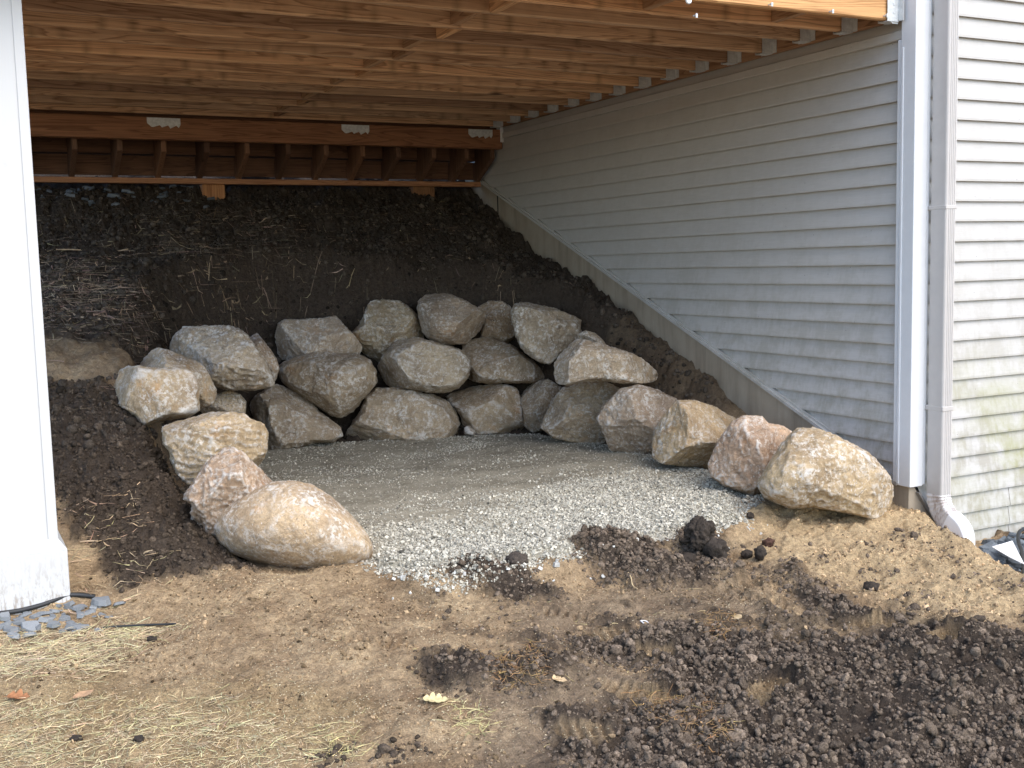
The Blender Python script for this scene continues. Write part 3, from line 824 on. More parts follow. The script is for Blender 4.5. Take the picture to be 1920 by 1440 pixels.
# ------------------------------------------------------------------ wide stair at the far side, seen from below
stair = empty('deck_stair', (2.3, 9.0, .5))
tag(stair, 'wide dark timber stair behind the deck beam seen from below', 'stair')
def ks(v): return (v[0] - 2.3, v[1] - 9.0, v[2] - .5)
sx = [on_y(x, 340, 9.03)[0] for x in (134.6, 216, 296, 374, 447, 521.7, 590.7, 657, 722, 787, 847, 894)]
sx = [sx[0] - .31 * k for k in (3, 2, 1)] + sx
sx[-1] = 4.295
prof = [(8.70, .90), (9.06, .700), (9.06, .895), (9.02, .895), (9.02, 1.20), (8.745, 1.20), (8.745, 1.36), (8.70, 1.36)]
bm = prism([(p[0] - 9.0, p[1] - .5) for p in prof], 0, -.02, .02, .003)
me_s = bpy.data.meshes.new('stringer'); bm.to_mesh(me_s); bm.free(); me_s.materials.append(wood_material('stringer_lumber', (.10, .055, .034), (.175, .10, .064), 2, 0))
for x in sx:
    o = bpy.data.objects.new('stringer', me_s); COL.objects.link(o); o.parent = stair
    o.location = (x - 2.3, 0, 0)
xa, xb_ = .0, 4.32
bmo('riser', box(0, xb_ - xa, 0, .024, 0, .285, .002), W_STAIR, stair, ks((xa, 9.022, .912)))
bmo('riser', box(0, xb_ - xa, 0, .024, 0, .150, .002), W_STAIR, stair, ks((xa, 9.062, .752)))
bmo('tread', box(0, xb_ - xa, 0, .315, 0, .026, .002), W_STAIR, stair, ks((xa, 8.735, 1.203)))
bmo('tread', box(0, xb_ - xa, 0, .285, 0, .026, .002), W_STAIR, stair, ks((xa, 9.060, .917)))
bmo('header', box(0, xb_ - xa, 0, .036, 0, .235, .002), W_STAIR, stair, ks((xa, 8.655, 1.135)))
bmo('kicker', box(0, xb_ - xa, 0, .075, 0, .042, .003), W_Z if False else W_BEAM, stair, ks((xa, 9.0, .690 - .002)))
for (a, b_) in ((380, 422), (775, 815)):
    p0, p1 = on_y(a, 360, 9.03), on_y(b_, 360, 9.03)
    bmo('stub_post', prism([(0, 0), (p1[0] - p0[0], 0), (p1[0] - p0[0], .135), (0, .135)], 2, .0, .125, .004), W_Z, stair, ks((p0[0], 9.03, .562)))

# ------------------------------------------------------------------ boulders
def ico(sub):
    bm = bmesh.new(); bmesh.ops.create_icosphere(bm, subdivisions=sub, radius=1.0)
    V = np.array([v.co[:] for v in bm.verts]); Fc = np.array([[v.index for v in f.verts] for f in bm.faces]); bm.free()
    return V, Fc
ICO = {s: ico(s) for s in (1, 2, 3, 5, 6)}
RIGHT, UP, FWD = CAM[0], -CAM[1], CAM[2]
def zA(P): return [(180 + x / 2.4833, 520 + y / 2.4833) for x, y in P]
def zB(P): return [(640 + x / 3.0968, 520 + y / 3.0968) for x, y in P]
def zC(P): return [(1100 + x / 2.3415, 620 + y / 2.3415) for x, y in P]
def boulder(outline, depth, thick, label, color, seed, facets=7, n=2.5, rough=1.0, sub=6, cuts=(), jag=0.0):
    P = np.array(outline); c = (P.min(0) + P.max(0)) / 2 * .5 + P.mean(0) * .5
    k = depth / F
    uv = np.stack([(P[:, 0] - c[0]) * k, -(P[:, 1] - c[1]) * k], 1)
    r0 = math.sqrt(np.ptp(uv[:, 0]) * np.ptp(uv[:, 1])) / 2
    # polar outline, resampled along the polygon so that straight sides stay straight
    seg = []
    for i in range(len(uv)):
        a, b = uv[i], uv[(i + 1) % len(uv)]
        for t in np.linspace(0, 1, 8, endpoint=False): seg.append(a + (b - a) * t)
    seg = np.array(seg); th = np.arctan2(seg[:, 1], seg[:, 0]); rr = np.hypot(seg[:, 0], seg[:, 1])
    o = np.argsort(th); th, rr = th[o], rr[o]
    V, Fc = ICO[sub]
    a, b, cc = V[:, 0], V[:, 1], V[:, 2]
    ang = np.arctan2(b, a)
    R = np.interp(ang, np.r_[th[-1] - 2 * np.pi, th, th[0] + 2 * np.pi], np.r_[rr[-1], rr, rr[0]])
    s = np.hypot(a, b); q = (s ** n + np.abs(cc) ** n) ** (1 / n)
    s2, c2 = s / q, cc / q
    T = thick
    L = np.stack([R * s2 * np.cos(ang), R * s2 * np.sin(ang), T * c2], 1)       # right, up, towards the camera
    rs = np.random.default_rng(seed)
    planes = [(np.array(p[:3]) / np.linalg.norm(p[:3]), p[3]) for p in cuts]
    for i in range(facets):
        v = rs.normal(size=3); v[2] = abs(v[2]) * .9 + .25; v /= np.linalg.norm(v)
        planes.append((v, rs.uniform(.64, .88)))
    for nv, kf in planes:
        h = L @ nv; lim = h.max() * kf
        over = h - lim
        soft = .010 * r0
        push = np.where(over > soft, over - soft * .4, np.where(over > -soft, (over + soft) ** 2 / (4 * soft) * .8, 0))
        L = L - np.maximum(push, 0)[:, None] * nv[None, :] * .93
    # surface relief
    rad = L / (np.linalg.norm(L, axis=1, keepdims=True) + 1e-9)
    sc = 1.0 / r0
    S = L * sc + seed * 7.7
    d = .026 * noise3(S[:, 0] * 2.2, S[:, 1] * 2.2, S[:, 2] * 2.2, seed) + .020 * noise3(S[:, 0] * 5, S[:, 1] * 5, S[:, 2] * 5, seed + 1)
    d = d + .026 * (1 - 2 * np.abs(noise3(S[:, 0] * 8, S[:, 1] * 8, S[:, 2] * 8, seed + 2))) + .016 * noise3(S[:, 0] * 17, S[:, 1] * 17, S[:, 2] * 17, seed + 3)
    d = d + .009 * noise3(S[:, 0] * 38, S[:, 1] * 38, S[:, 2] * 38, seed + 4)
    crack = np.exp(-(noise3(S[:, 0] * 1.5, S[:, 1] * 2.4, S[:, 2] * 1.5, seed + 9) / .035) ** 2)
    d = d - .020 * crack * (noise3(S[:, 0] * 1.1, S[:, 1] * 1.1, S[:, 2] * 1.1, seed + 12) > .0)
    if jag:
        st = S[:, 1] * 6 + S[:, 0] * 1.5 + .8 * noise3(S[:, 0] * 2, S[:, 1] * 2, S[:, 2] * 2, seed + 6)
        d = d + jag * ((st - np.floor(st)) - .5)
    L = L + rad * (d * r0 * rough)[:, None]
    cen = CAM.T @ np.array([(c[0] - 960) / F, (c[1] - 720) / F, 1.0]) * depth
    look = cen / np.linalg.norm(cen)
    W = L[:, 0:1] * RIGHT + L[:, 1:2] * UP - L[:, 2:3] * look
    base = W[:, 2].min()
    loc = cen + np.array([0, 0, base])
    W = W - np.array([0, 0, base])
    o = link('boulder', mesh_np('boulder', W, Fc, True), ROCK, None, loc)
    o.color = tuple(.62 * a * b + .38 * c for a, b, c in zip(color, (1.55, 1.38, 1.15), (.52, .44, .335))) + (1,)
    tag(o, label, 'boulder', 'fieldstone boulders of the retaining wall')
    return o
WARM = (.40, .315, .205); GREY = (.245, .225, .195); BRN = (.215, .180, .140); PINK = (.36, .26, .215); YEL = (.41, .335, .20); TANC = (.335, .275, .20)
boulder(zA([(550, 1165), (575, 1110), (640, 1050), (720, 1000), (820, 955), (900, 945), (1000, 965), (1100, 1025), (1190, 1110), (1260, 1190), (1290, 1260), (1280, 1310), (1230, 1345), (1140, 1370), (1000, 1370), (850, 1355), (720, 1320), (620, 1280), (570, 1230)]),
        4.86, .30, 'large smooth oval tan boulder at the front left end of the wall', (.31, .25, .18), 1, 0, 2.2, .42, 6)
boulder(zA([(415, 1035), (430, 1000), (480, 930), (540, 840), (600, 800), (640, 795), (690, 825), (760, 880), (845, 945), (860, 1050), (780, 1180), (640, 1225), (550, 1218), (455, 1200), (460, 1145), (440, 1125), (450, 1055)]),
        4.94, .27, 'pinkish jagged boulder tucked behind the large oval one', (.27, .20, .16), 2, 8, 2.7, 1.3, 6, [(-.2, .75, .6, .72)])
boulder(zA([(310, 690), (350, 665), (430, 645), (490, 620), (580, 630), (680, 635), (720, 660), (770, 680), (797, 720), (795, 800), (775, 880), (720, 920), (600, 960), (520, 975), (435, 965), (400, 935), (375, 900), (360, 860), (345, 810), (315, 780)]),
        5.38, .32, 'yellowish layered boulder with a ragged left edge', (.31, .255, .165), 3, 5, 2.8, .75, 6, [(-.35, .35, .8, .70), (.75, 0, .6, .72), (.1, .8, .55, .74)], .05)
boulder(zA([(50, 440), (70, 415), (140, 405), (170, 415), (280, 425), (420, 425), (460, 450), (478, 500), (475, 580), (480, 620), (430, 650), (330, 660), (275, 670), (230, 690), (205, 680), (190, 650), (150, 620), (110, 600), (90, 540), (65, 500)]),
        5.74, .26, 'sandy tan blocky boulder farthest left in the wall', (.29, .24, .165), 4, 5, 2.9, 1.1, 5)
boulder(zA([(165, 420), (200, 360), (280, 325), (360, 345), (430, 375), (490, 400), (530, 460), (560, 520), (565, 550), (540, 590), (480, 610), (380, 600), (250, 540)]),
        6.3, .25, 'greyish tan boulder peeking out behind the leftmost one', (.31, .265, .20), 5, 6, 2.6)
boulder(zA([(342, 330), (360, 275), (410, 230), (500, 225), (630, 225), (680, 245), (710, 290), (750, 330), (800, 400), (825, 470), (820, 505), (740, 520), (640, 520), (570, 510), (500, 480), (400, 420)]),
        6.85, .30, 'big flat topped grey boulder at the left of the top row', (.25, .225, .19), 6, 6, 2.8, 1.0, 6, [(.1, .95, .3, .82), (-.5, .5, .7, .75)])
boulder(zA([(700, 290), (750, 258), (790, 310), (840, 380), (855, 425), (835, 480), (760, 460)]),
        7.3, .16, 'small brown stone wedged behind the big flat topped grey boulder', (.19, .145, .11), 61, 4, 2.5)
boulder(zA([(480, 615), (510, 590), (560, 545), (620, 525), (670, 545), (700, 580), (695, 635), (640, 670), (540, 670)]),
        6.95, .17, 'small grey tan stone in the lower left gap of the wall', (.25, .215, .165), 7, 4, 2.4)
boulder(zA([(705, 600), (740, 560), (800, 520), (845, 497), (900, 520), (960, 550), (1010, 590), (1060, 640), (1140, 700), (1145, 735), (1110, 765), (1000, 772), (930, 805), (850, 818), (790, 815), (770, 750), (740, 690)]),
        7.72, .26, 'grey wedge shaped boulder with a pale ridge, left of the bottom row', (.235, .21, .18), 8, 6, 2.6, 1.0, 6, [(.5, .35, .8, .74)])
boulder(zA([(840, 420), (870, 395), (930, 370), (1010, 350), (1100, 352), (1220, 360), (1280, 385), (1305, 440), (1310, 490), (1280, 530), (1240, 570), (1200, 620), (1140, 652), (1090, 640), (1010, 590), (930, 540), (870, 490)]),
        7.85, .34, 'brown egg shaped boulder narrowing to the left, middle row', (.195, .165, .125), 9, 1, 2.1, .7)
boulder(zA([(835, 260), (850, 215), (880, 195), (950, 200), (1060, 190), (1115, 180), (1145, 215), (1190, 260), (1240, 320), (1225, 365), (1140, 375), (1000, 370), (900, 385), (870, 385), (845, 350)]),
        8.0, .27, 'angular light grey boulder with a flat sloping top, top row', (.285, .255, .235), 10, 5, 3.0, .9, 6, [(.1, .75, .65, .62), (.75, -.35, .55, .72)])
boulder(zB([(55, 325), (110, 270), (140, 200), (170, 145), (230, 130), (340, 140), (390, 175), (430, 220), (470, 310), (480, 365), (400, 400), (320, 470), (240, 490), (190, 500), (120, 440), (90, 380)]),
        8.2, .30, 'olive grey rounded boulder between the angular one and the topmost boulder', (.235, .21, .155), 11, 6, 2.6)
boulder(zB([(440, 180), (450, 130), (490, 95), (550, 82), (620, 95), (720, 135), (800, 180), (840, 220), (830, 280), (800, 340), (730, 380), (640, 390), (570, 385), (500, 350), (475, 320), (455, 240)]),
        8.12, .30, 'smooth grey brown boulder, highest of the wall', (.235, .205, .185), 12, 3, 2.2, .7)
boulder(zB([(795, 175), (860, 140), (930, 138), (980, 170), (1000, 220), (1010, 330), (1020, 395), (970, 395), (900, 375), (810, 345), (820, 260)]),
        8.42, .22, 'small pale pinkish boulder set back in the top row', (.265, .215, .165), 13, 6, 2.7)
boulder(zB([(985, 210), (1010, 160), (1050, 118), (1100, 125), (1150, 155), (1250, 185), (1350, 230), (1420, 255), (1432, 300), (1390, 350), (1330, 400), (1270, 440), (1235, 480), (1205, 500), (1140, 480), (1080, 440), (1040, 400), (1010, 320)]),
        7.95, .30, 'tall grey boulder pointing right, at the right end of the top row', (.225, .205, .175), 14, 6, 2.6, 1.0, 6, [(.35, .75, .5, .70), (-.6, .2, .75, .76)])
boulder(zB([(1370, 330), (1420, 310), (1470, 325), (1510, 355), (1545, 400), (1480, 430), (1400, 400)]), 7.55, .12, 'small grey stone behind the long pointed boulder', (.22, .195, .165), 62, 3)
boulder(zB([(200, 515), (240, 460), (300, 390), (350, 360), (430, 355), (520, 370), (620, 400), (700, 430), (740, 470), (750, 530), (730, 590), (680, 640), (590, 672), (500, 665), (350, 645), (240, 635), (215, 590)]),
        7.98, .36, 'broad grey boulder with a bluish sheen, centre of the middle row', (.255, .235, .20), 15, 4, 2.3, .9)
boulder(zB([(700, 390), (740, 360), (830, 348), (900, 360), (980, 395), (1060, 450), (1120, 490), (1160, 540), (1185, 592), (1100, 610), (960, 612), (860, 618), (780, 605), (720, 580), (710, 480)]),
        8.22, .30, 'brown boulder tapering to the right, middle row', (.20, .165, .125), 16, 5, 2.5, .9, 6, [(-.1, .8, .55, .74)])
boulder(zB([(1228, 490), (1240, 450), (1290, 400), (1350, 358), (1420, 365), (1480, 380), (1540, 400), (1650, 430), (1740, 470), (1830, 530), (1895, 570), (1880, 600), (1800, 612), (1640, 612), (1500, 600), (1400, 605), (1310, 628), (1260, 615), (1235, 560)]),
        7.12, .26, 'long grey boulder with a pointed right end lying by the foundation', (.25, .22, .185), 17, 5, 2.4, .9, 6, [(.1, .85, .45, .78)])
boulder(zB([(5, 955), (30, 900), (100, 800), (150, 700), (200, 650), (260, 643), (370, 648), (430, 660), (480, 680), (560, 690), (620, 720), (680, 770), (705, 850), (712, 935), (600, 950), (430, 965), (200, 970)]),
        8.0, .32, 'wide grey boulder streaked with white in the bottom row', (.27, .24, .20), 18, 6, 2.7, 1.0, 6, [(-.1, .65, .7, .72)])
boulder(zB([(605, 690), (680, 660), (780, 630), (880, 620), (980, 628), (1020, 650), (1045, 720), (1055, 800), (1062, 880), (1035, 915), (900, 920), (780, 922), (710, 890), (690, 800), (650, 740)]),
        8.25, .28, 'squarish tan grey boulder at the centre of the bottom row', (.275, .235, .185), 19, 5, 3.2, 1.0, 5)
boulder(zB([(712, 872), (745, 858), (782, 895), (775, 918), (715, 918)]), 7.95, .05, 'small dark stone between the wide and the squarish bottom boulders', (.10, .085, .07), 63, 4, 2.5, 1.0, 3)
boulder(zB([(1045, 650), (1100, 610), (1200, 590), (1280, 640), (1270, 740), (1230, 820), (1190, 880), (1110, 905), (1065, 860), (1050, 750)]),
        8.15, .20, 'shadowed grey boulder deep in the right corner of the wall', (.20, .175, .15), 20, 6, 2.7)
boulder(zB([(1165, 870), (1190, 800), (1230, 710), (1290, 640), (1360, 600), (1430, 583), (1500, 595), (1620, 645), (1660, 720), (1640, 820), (1580, 920), (1530, 980), (1460, 980), (1350, 960), (1230, 930)]),
        7.62, .28, 'pyramid shaped grey tan boulder under the long pointed one', (.265, .225, .18), 21, 3, 3.0, .8, 6, [(-.65, .3, .7, .74), (.45, .25, .8, .84)])
boulder(zC([(45, 385), (75, 330), (150, 255), (230, 240), (310, 260), (390, 300), (410, 360), (370, 460), (310, 530), (265, 552), (180, 542), (100, 522), (80, 460), (60, 420)]),
        7.12, .27, 'purplish grey boulder with a dark left flank, right hand row', (.255, .215, .19), 22, 3, 3.0, .8, 6, [(-.6, .1, .75, .74), (.3, .4, .8, .84)])
boulder(zC([(285, 500), (310, 420), (350, 360), (400, 308), (470, 308), (560, 335), (660, 378), (690, 430), (640, 520), (570, 590), (530, 605), (440, 592), (330, 582), (288, 555)]),
        6.55, .29, 'yellow tan boulder with a grey left side, middle of the right hand row', (.34, .275, .18), 23, 3, 3.0, .8, 6, [(-.75, .1, .6, .72), (.3, .3, .85, .86)])
boulder(zC([(535, 590), (560, 530), (600, 450), (640, 400), (690, 373), (770, 380), (800, 410), (860, 420), (905, 445), (920, 520), (860, 640), (790, 710), (745, 725), (690, 712), (600, 677), (548, 640)]),
        5.95, .29, 'pink boulder second from the front in the right hand row', (.31, .225, .185), 24, 3, 3.0, .8, 6, [(-.7, .1, .65, .76)])
boulder(zC([(750, 680), (760, 650), (800, 580), (850, 520), (900, 450), (930, 432), (1000, 428), (1060, 450), (1150, 495), (1220, 525), (1280, 555), (1320, 610), (1350, 670), (1362, 710), (1350, 760), (1310, 800), (1280, 822), (1220, 812), (1100, 792), (1000, 777), (900, 777), (840, 757), (780, 732)]),
        5.52, .30, 'big golden tan boulder at the front right beside the house corner', (.285, .235, .15), 25, 4, 2.6, .9, 6, [(.05, -.7, .7, .80), (.4, .45, .7, .80)])

# ------------------------------------------------------------------ scatter helpers
def scatter_mesh(name, P, S, lib, tints, mat, stretch=(.6, 1.0), squash=(.5, .9), jitter=.22, kind='stuff', smooth=False, wave=0.0):
    """many small stones: positions P, radii S, library solid (V,F), per-stone colour"""
    V0, F0 = lib; n = len(P); k = len(V0)
    ax = rng.normal(size=(n, 3)); ax /= np.linalg.norm(ax, axis=1, keepdims=True)
    an = rng.uniform(0, 2 * np.pi, n)
    K = np.zeros((n, 3, 3)); K[:, 0, 1] = -ax[:, 2]; K[:, 0, 2] = ax[:, 1]; K[:, 1, 0] = ax[:, 2]; K[:, 1, 2] = -ax[:, 0]; K[:, 2, 0] = -ax[:, 1]; K[:, 2, 1] = ax[:, 0]
    Rm = np.eye(3)[None] + np.sin(an)[:, None, None] * K + (1 - np.cos(an))[:, None, None] * (K @ K)
    sc = np.stack([np.ones(n), rng.uniform(*stretch, n), rng.uniform(*squash, n)], 1) * S[:, None]
    W = V0[None] * (1 + rng.uniform(-jitter, jitter, (n, k, 1)))
    if wave:
        for kk in range(5):
            w3 = rng.normal(0, 1.6 + .9 * kk, (n, 3)); ph = rng.uniform(0, 6.28, n)
            W = W * (1 + wave / (1 + .5 * kk) * np.sin(np.einsum('kj,nj->nk', V0, w3) + ph[:, None]))[:, :, None]
    W = W * sc[:, None, :]
    W = np.einsum('nij,nkj->nki', Rm, W) + P[:, None, :]
    Fc = F0[None] + (np.arange(n) * k)[:, None, None]
    T = np.repeat(tints, k, axis=0)
    o = link(name, mesh_np(name, W.reshape(-1, 3), Fc.reshape(-1, 3), smooth, {'tint': T}), mat)
    o['kind'] = kind
    return o
cube_lib = None
def cubelib():
    bm = bmesh.new(); bmesh.ops.create_cube(bm, size=1.25); bmesh.ops.triangulate(bm, faces=bm.faces)
    V = np.array([v.co[:] for v in bm.verts]); Fc = np.array([[v.index for v in f.verts] for f in bm.faces]); bm.free()
    return V, Fc
CUBE = cubelib()
def in_polys(polys, n, grow=.03):
    out = []
    areas = []
    for P in polys:
        A = np.array(P); areas.append(np.prod(np.ptp(A, axis=0) + 2 * grow))
    areas = np.array(areas)
    for P, a in zip(polys, areas):
        A = np.array(P); m = int(n * a / areas.sum())
        q = rng.uniform(A.min(0) - grow, A.max(0) + grow, (m, 2))
        sd = poly_sd(q[:, 0], q[:, 1], P)
        out.append(q[sd < grow * rng.uniform(-1, 1, m)])
    return np.concatenate(out)

# gravel of the pad, thick at the front and along the right hand boulders
q = rng.uniform((1.40, 3.80), (4.0, 7.5), (320000, 2)); d = poly_sd(q[:, 0], q[:, 1], PAD)
nn = fbm2(q[:, 0], q[:, 1], 2.2, 4, 71)
front = 1 - sstep(4.35, 5.25, q[:, 1] - .40 * (q[:, 0] - 2.6) + .9 * nn)
edge = sstep(-.16, -.02, d) * (q[:, 1] > 4.3) * (q[:, 0] > 3.0)
patch = sstep(.05, .4, fbm2(q[:, 0] * .7, q[:, 1] * 1.6, 3.2, 4, 72)) * .20
prob = np.clip(front * .95 + edge * .55 + patch + .06, 0, 1) * (1 - sstep(-.03, .04, d + .10 * nn))
hole = np.exp(-(((q[:, 0] - 2.03) / .20) ** 2 + ((q[:, 1] - 4.95) / .07) ** 2))
prob = prob * (1 - .9 * hole) * sstep(-.03, .03, np.minimum(poly_sd(q[:, 0], q[:, 1], D2), poly_sd(q[:, 0], q[:, 1], D13)))
keep = rng.uniform(size=len(q)) < prob * .60
q = q[keep]
S = np.exp(rng.normal(math.log(.0040), .48, len(q))); S = np.clip(S, .0018, .0135)
S = S * (.70 + .35 * (1 - sstep(4.4, 5.6, q[:, 1])))
Z = pad_z(q[:, 0], q[:, 1]) + S * rng.uniform(.05, .7, len(q))
Z = np.maximum(Z, terr(q[:, 0], q[:, 1]) + S * .3)
tn = np.clip(rng.normal(.39, .12, len(q)), .08, .66)
T = np.stack([tn * 1.07, tn * 1.0, tn * .82], 1)
scatter_mesh('gravel', np.column_stack([q, Z]), S, CUBE, T, GRAVEL, (.55, 1.0), (.4, .8), .25)
# stray stones spilled into the soil in front
q = rng.uniform((1.3, 3.4), (4.1, 4.15), (800, 2)); d = poly_sd(q[:, 0], q[:, 1], PAD)
q = q[(d > -.02) & (rng.uniform(size=len(q)) < np.exp(-np.maximum(d, 0) / .05))]
S = np.exp(rng.normal(math.log(.008), .35, len(q)))
Z = terr(q[:, 0], q[:, 1]) + S * .4
tn = rng.uniform(.34, .66, len(q))
scatter_mesh('gravel', np.column_stack([q, Z]), S, CUBE, np.stack([tn, tn * .98, tn * .9], 1), GRAVEL, (.55, 1.0), (.4, .8), .25)

# dark soil clods
q = in_polys([D1], 76000, .05)
w = fbm2(q[:, 0], q[:, 1], 4, 3, 81)
q = q[rng.uniform(size=len(q)) < np.clip(.75 + .8 * w, .25, 1)]
q2 = in_polys([D2, D3, D4, D6, D7, D8, D9, D10, D11, D13], 18000, .05)
q3 = in_polys([D5], 12000, .04)
q4 = rng.uniform((1.3, 2.2), (4.6, 4.0), (16000, 2)); q4 = q4[rng.uniform(size=len(q4)) < .05 + .85 * sstep(.05, .36, fbm2(q4[:, 0], q4[:, 1], 5.5, 4, 21)) * sstep(1.2, 2.0, q4[:, 0])]
q5 = in_polys([D2, D13], 9000, .05)
q = np.concatenate([q, q2, q3, q4, q5])
for (cx, cy, a, L, W_, dep) in PRINTS:
    u = (q[:, 0] - cx) * math.cos(a) + (q[:, 1] - cy) * math.sin(a); v = -(q[:, 0] - cx) * math.sin(a) + (q[:, 1] - cy) * math.cos(a)
    q = q[((u / (L * .52)) ** 4 + (v / (W_ * .55)) ** 4) > 1]
S = np.clip(np.exp(rng.normal(math.log(.0046), .52, len(q))), .0018, .022)
Z = terr(q[:, 0], q[:, 1]) + S * rng.uniform(-.5, .35, len(q))
tn = np.clip(np.exp(rng.normal(math.log(.098), .25, len(q))), .04, .2) * (1 - .45 * (q[:, 0] < 1.4))
tn = tn * 1.12
T = np.stack([tn * 1.18, tn * .90, tn * .66], 1)
P3 = np.column_stack([q, Z])
b1 = S <= .0062; b3 = S > .0115; b2 = ~b1 & ~b3
scatter_mesh('soil_crumbs', P3[b1], S[b1], ICO[1], T[b1], CLOD, (.55, 1.0), (.45, .95), .32)
scatter_mesh('soil_crumbs', P3[b2], S[b2], ICO[2], T[b2], CLOD, (.6, 1.0), (.5, .95), .10, smooth=True, wave=.13)
scatter_mesh('soil_crumbs', P3[b3], S[b3], ICO[3], T[b3], CLOD, (.6, 1.0), (.5, .9), .05, smooth=True, wave=.17)
# brown crumbs over the lighter soil
q = rng.uniform((-.1, 2.0), (4.7, 4.6), (42000, 2)); dk, sd_, tn_, wt_ = masks(q[:, 0], q[:, 1])
q = q[(rng.uniform(size=len(q)) < (1 - dk) * (.15 + .8 * sstep(-.15, .4, fbm2(q[:, 0], q[:, 1], 3.3, 3, 85)))) & (poly_sd(q[:, 0], q[:, 1], PAD) > .03)]
dk, sd_, tn_, wt_ = masks(q[:, 0], q[:, 1])
S = np.clip(np.exp(rng.normal(math.log(.0036), .5, len(q))), .0015, .013)
Z = terr(q[:, 0], q[:, 1]) + S * .2
tn = np.clip(rng.normal(.23, .09, len(q)), .05, .5) * (1 + .7 * sd_) * (1 - .35 * wt_)
scatter_mesh('soil_crumbs', np.column_stack([q, Z]), S, ICO[1], np.stack([tn * 1.12, tn * .79, tn * .46], 1), CLOD, (.5, 1.0), (.4, .9), .30)
# single big clods at the edge of the pad
def clod(px, py, r, label, col=(.046, .036, .028), seed=0, sq=.8):
    p = gp(px, py)
    V, Fc = ICO[5] if r > .05 else ICO[3]
    rs = seed * 3.3
    dd = .34 * noise3(V[:, 0] * 2 + rs, V[:, 1] * 2, V[:, 2] * 2, seed) + .14 * noise3(V[:, 0] * 5 + rs, V[:, 1] * 5, V[:, 2] * 5, seed + 1) + .09 * (1 - 2 * np.abs(noise3(V[:, 0] * 9, V[:, 1] * 9 + rs, V[:, 2] * 9, seed + 2))) + .05 * noise3(V[:, 0] * 20, V[:, 1] * 20, V[:, 2] * 20, seed + 3)
    W = V * (1 + dd)[:, None] * r; W[:, 2] *= sq
    W[:, 2] -= W[:, 2].min()
    o = link('soil_clod', mesh_np('soil_clod', W, Fc, True), CLODB, None, (p[0], p[1], zat(p[0], p[1]) - r * .18))
    o.color = col + (1,)
    return tag(o, label, 'soil clod', 'large clods of dark soil')
clod(1312, 1058, .060, 'biggest upright dark soil clod at the front edge of the gravel', seed=1, sq=1.15)
clod(1342, 1066, .050, 'rounded dark clod leaning on the biggest clod by the gravel', seed=2, sq=1.0)
clod(1288, 1066, .040, 'dark clod at the left foot of the biggest clod by the gravel', seed=3)
clod(1098, 1014, .024, 'dark clod sitting on the left top of the soil heap on the gravel', seed=4)
clod(1245, 1012, .017, 'small dark clod lying alone on the pale gravel', seed=5)
clod(1440, 1022, .026, 'reddish brown round clod on the sand near the right boulder', (.075, .040, .028), seed=6, sq=.9)
clod(1400, 1048, .024, 'flat dark clod between the red brown clod and the biggest clod', seed=7)
clod(1425, 1056, .024, 'dark clod standing upright beside the flat clod on the sand', seed=8, sq=1.2)
clod(970, 1082, .045, 'flat grey brown slab of soil below the gravel edge', (.075, .060, .048), seed=9, sq=.55)
clod(1407, 982, .018, 'dark clod where the gravel meets the sand by the right boulder', seed=10)
clod(1632, 1102, .028, 'dark clod lying alone on the sandy slope', seed=11, sq=.7)
clod(142, 1212 + 176, .016, 'small dark clod at the lower left among dry grass', seed=12, sq=.6)
clod(262, 1406, .014, 'tiny dark clod in the dry grass near the bottom edge', seed=13, sq=.6)
clod(285, 1206, .016, 'small dark clod on brown soil right of the grey stones', seed=14, sq=.7)

# pale seed flecks and grit over the brown soil
q = rng.uniform((-.1, 2.0), (4.4, 4.55), (62000, 2))
dk, sd_, tn_, wt_ = masks(q[:, 0], q[:, 1])
pr = (1 - dk) * (.22 + .75 * sstep(-.1, .45, fbm2(q[:, 0], q[:, 1], 3, 3, 91))) * (.55 + .6 * tn_)
q = q[(rng.uniform(size=len(q)) < pr) & (poly_sd(q[:, 0], q[:, 1], PAD) > .05)]
S = rng.uniform(.002, .0044, len(q)); Z = terr(q[:, 0], q[:, 1]) + .0015
tn = rng.uniform(.40, .75, len(q))
OCT = (np.array([[1, 0, 0], [-1, 0, 0], [0, .35, 0], [0, -.35, 0], [0, 0, .35], [0, 0, -.35]], float), np.array([[0, 2, 4], [2, 1, 4], [1, 3, 4], [3, 0, 4], [2, 0, 5], [1, 2, 5], [3, 1, 5], [0, 3, 5]]))
scatter_mesh('grass_seed', np.column_stack([q, Z]), S, OCT, np.stack([tn, tn * .84, tn * .56], 1), STRAW, (.8, 1.0), (.8, 1.0), .1)

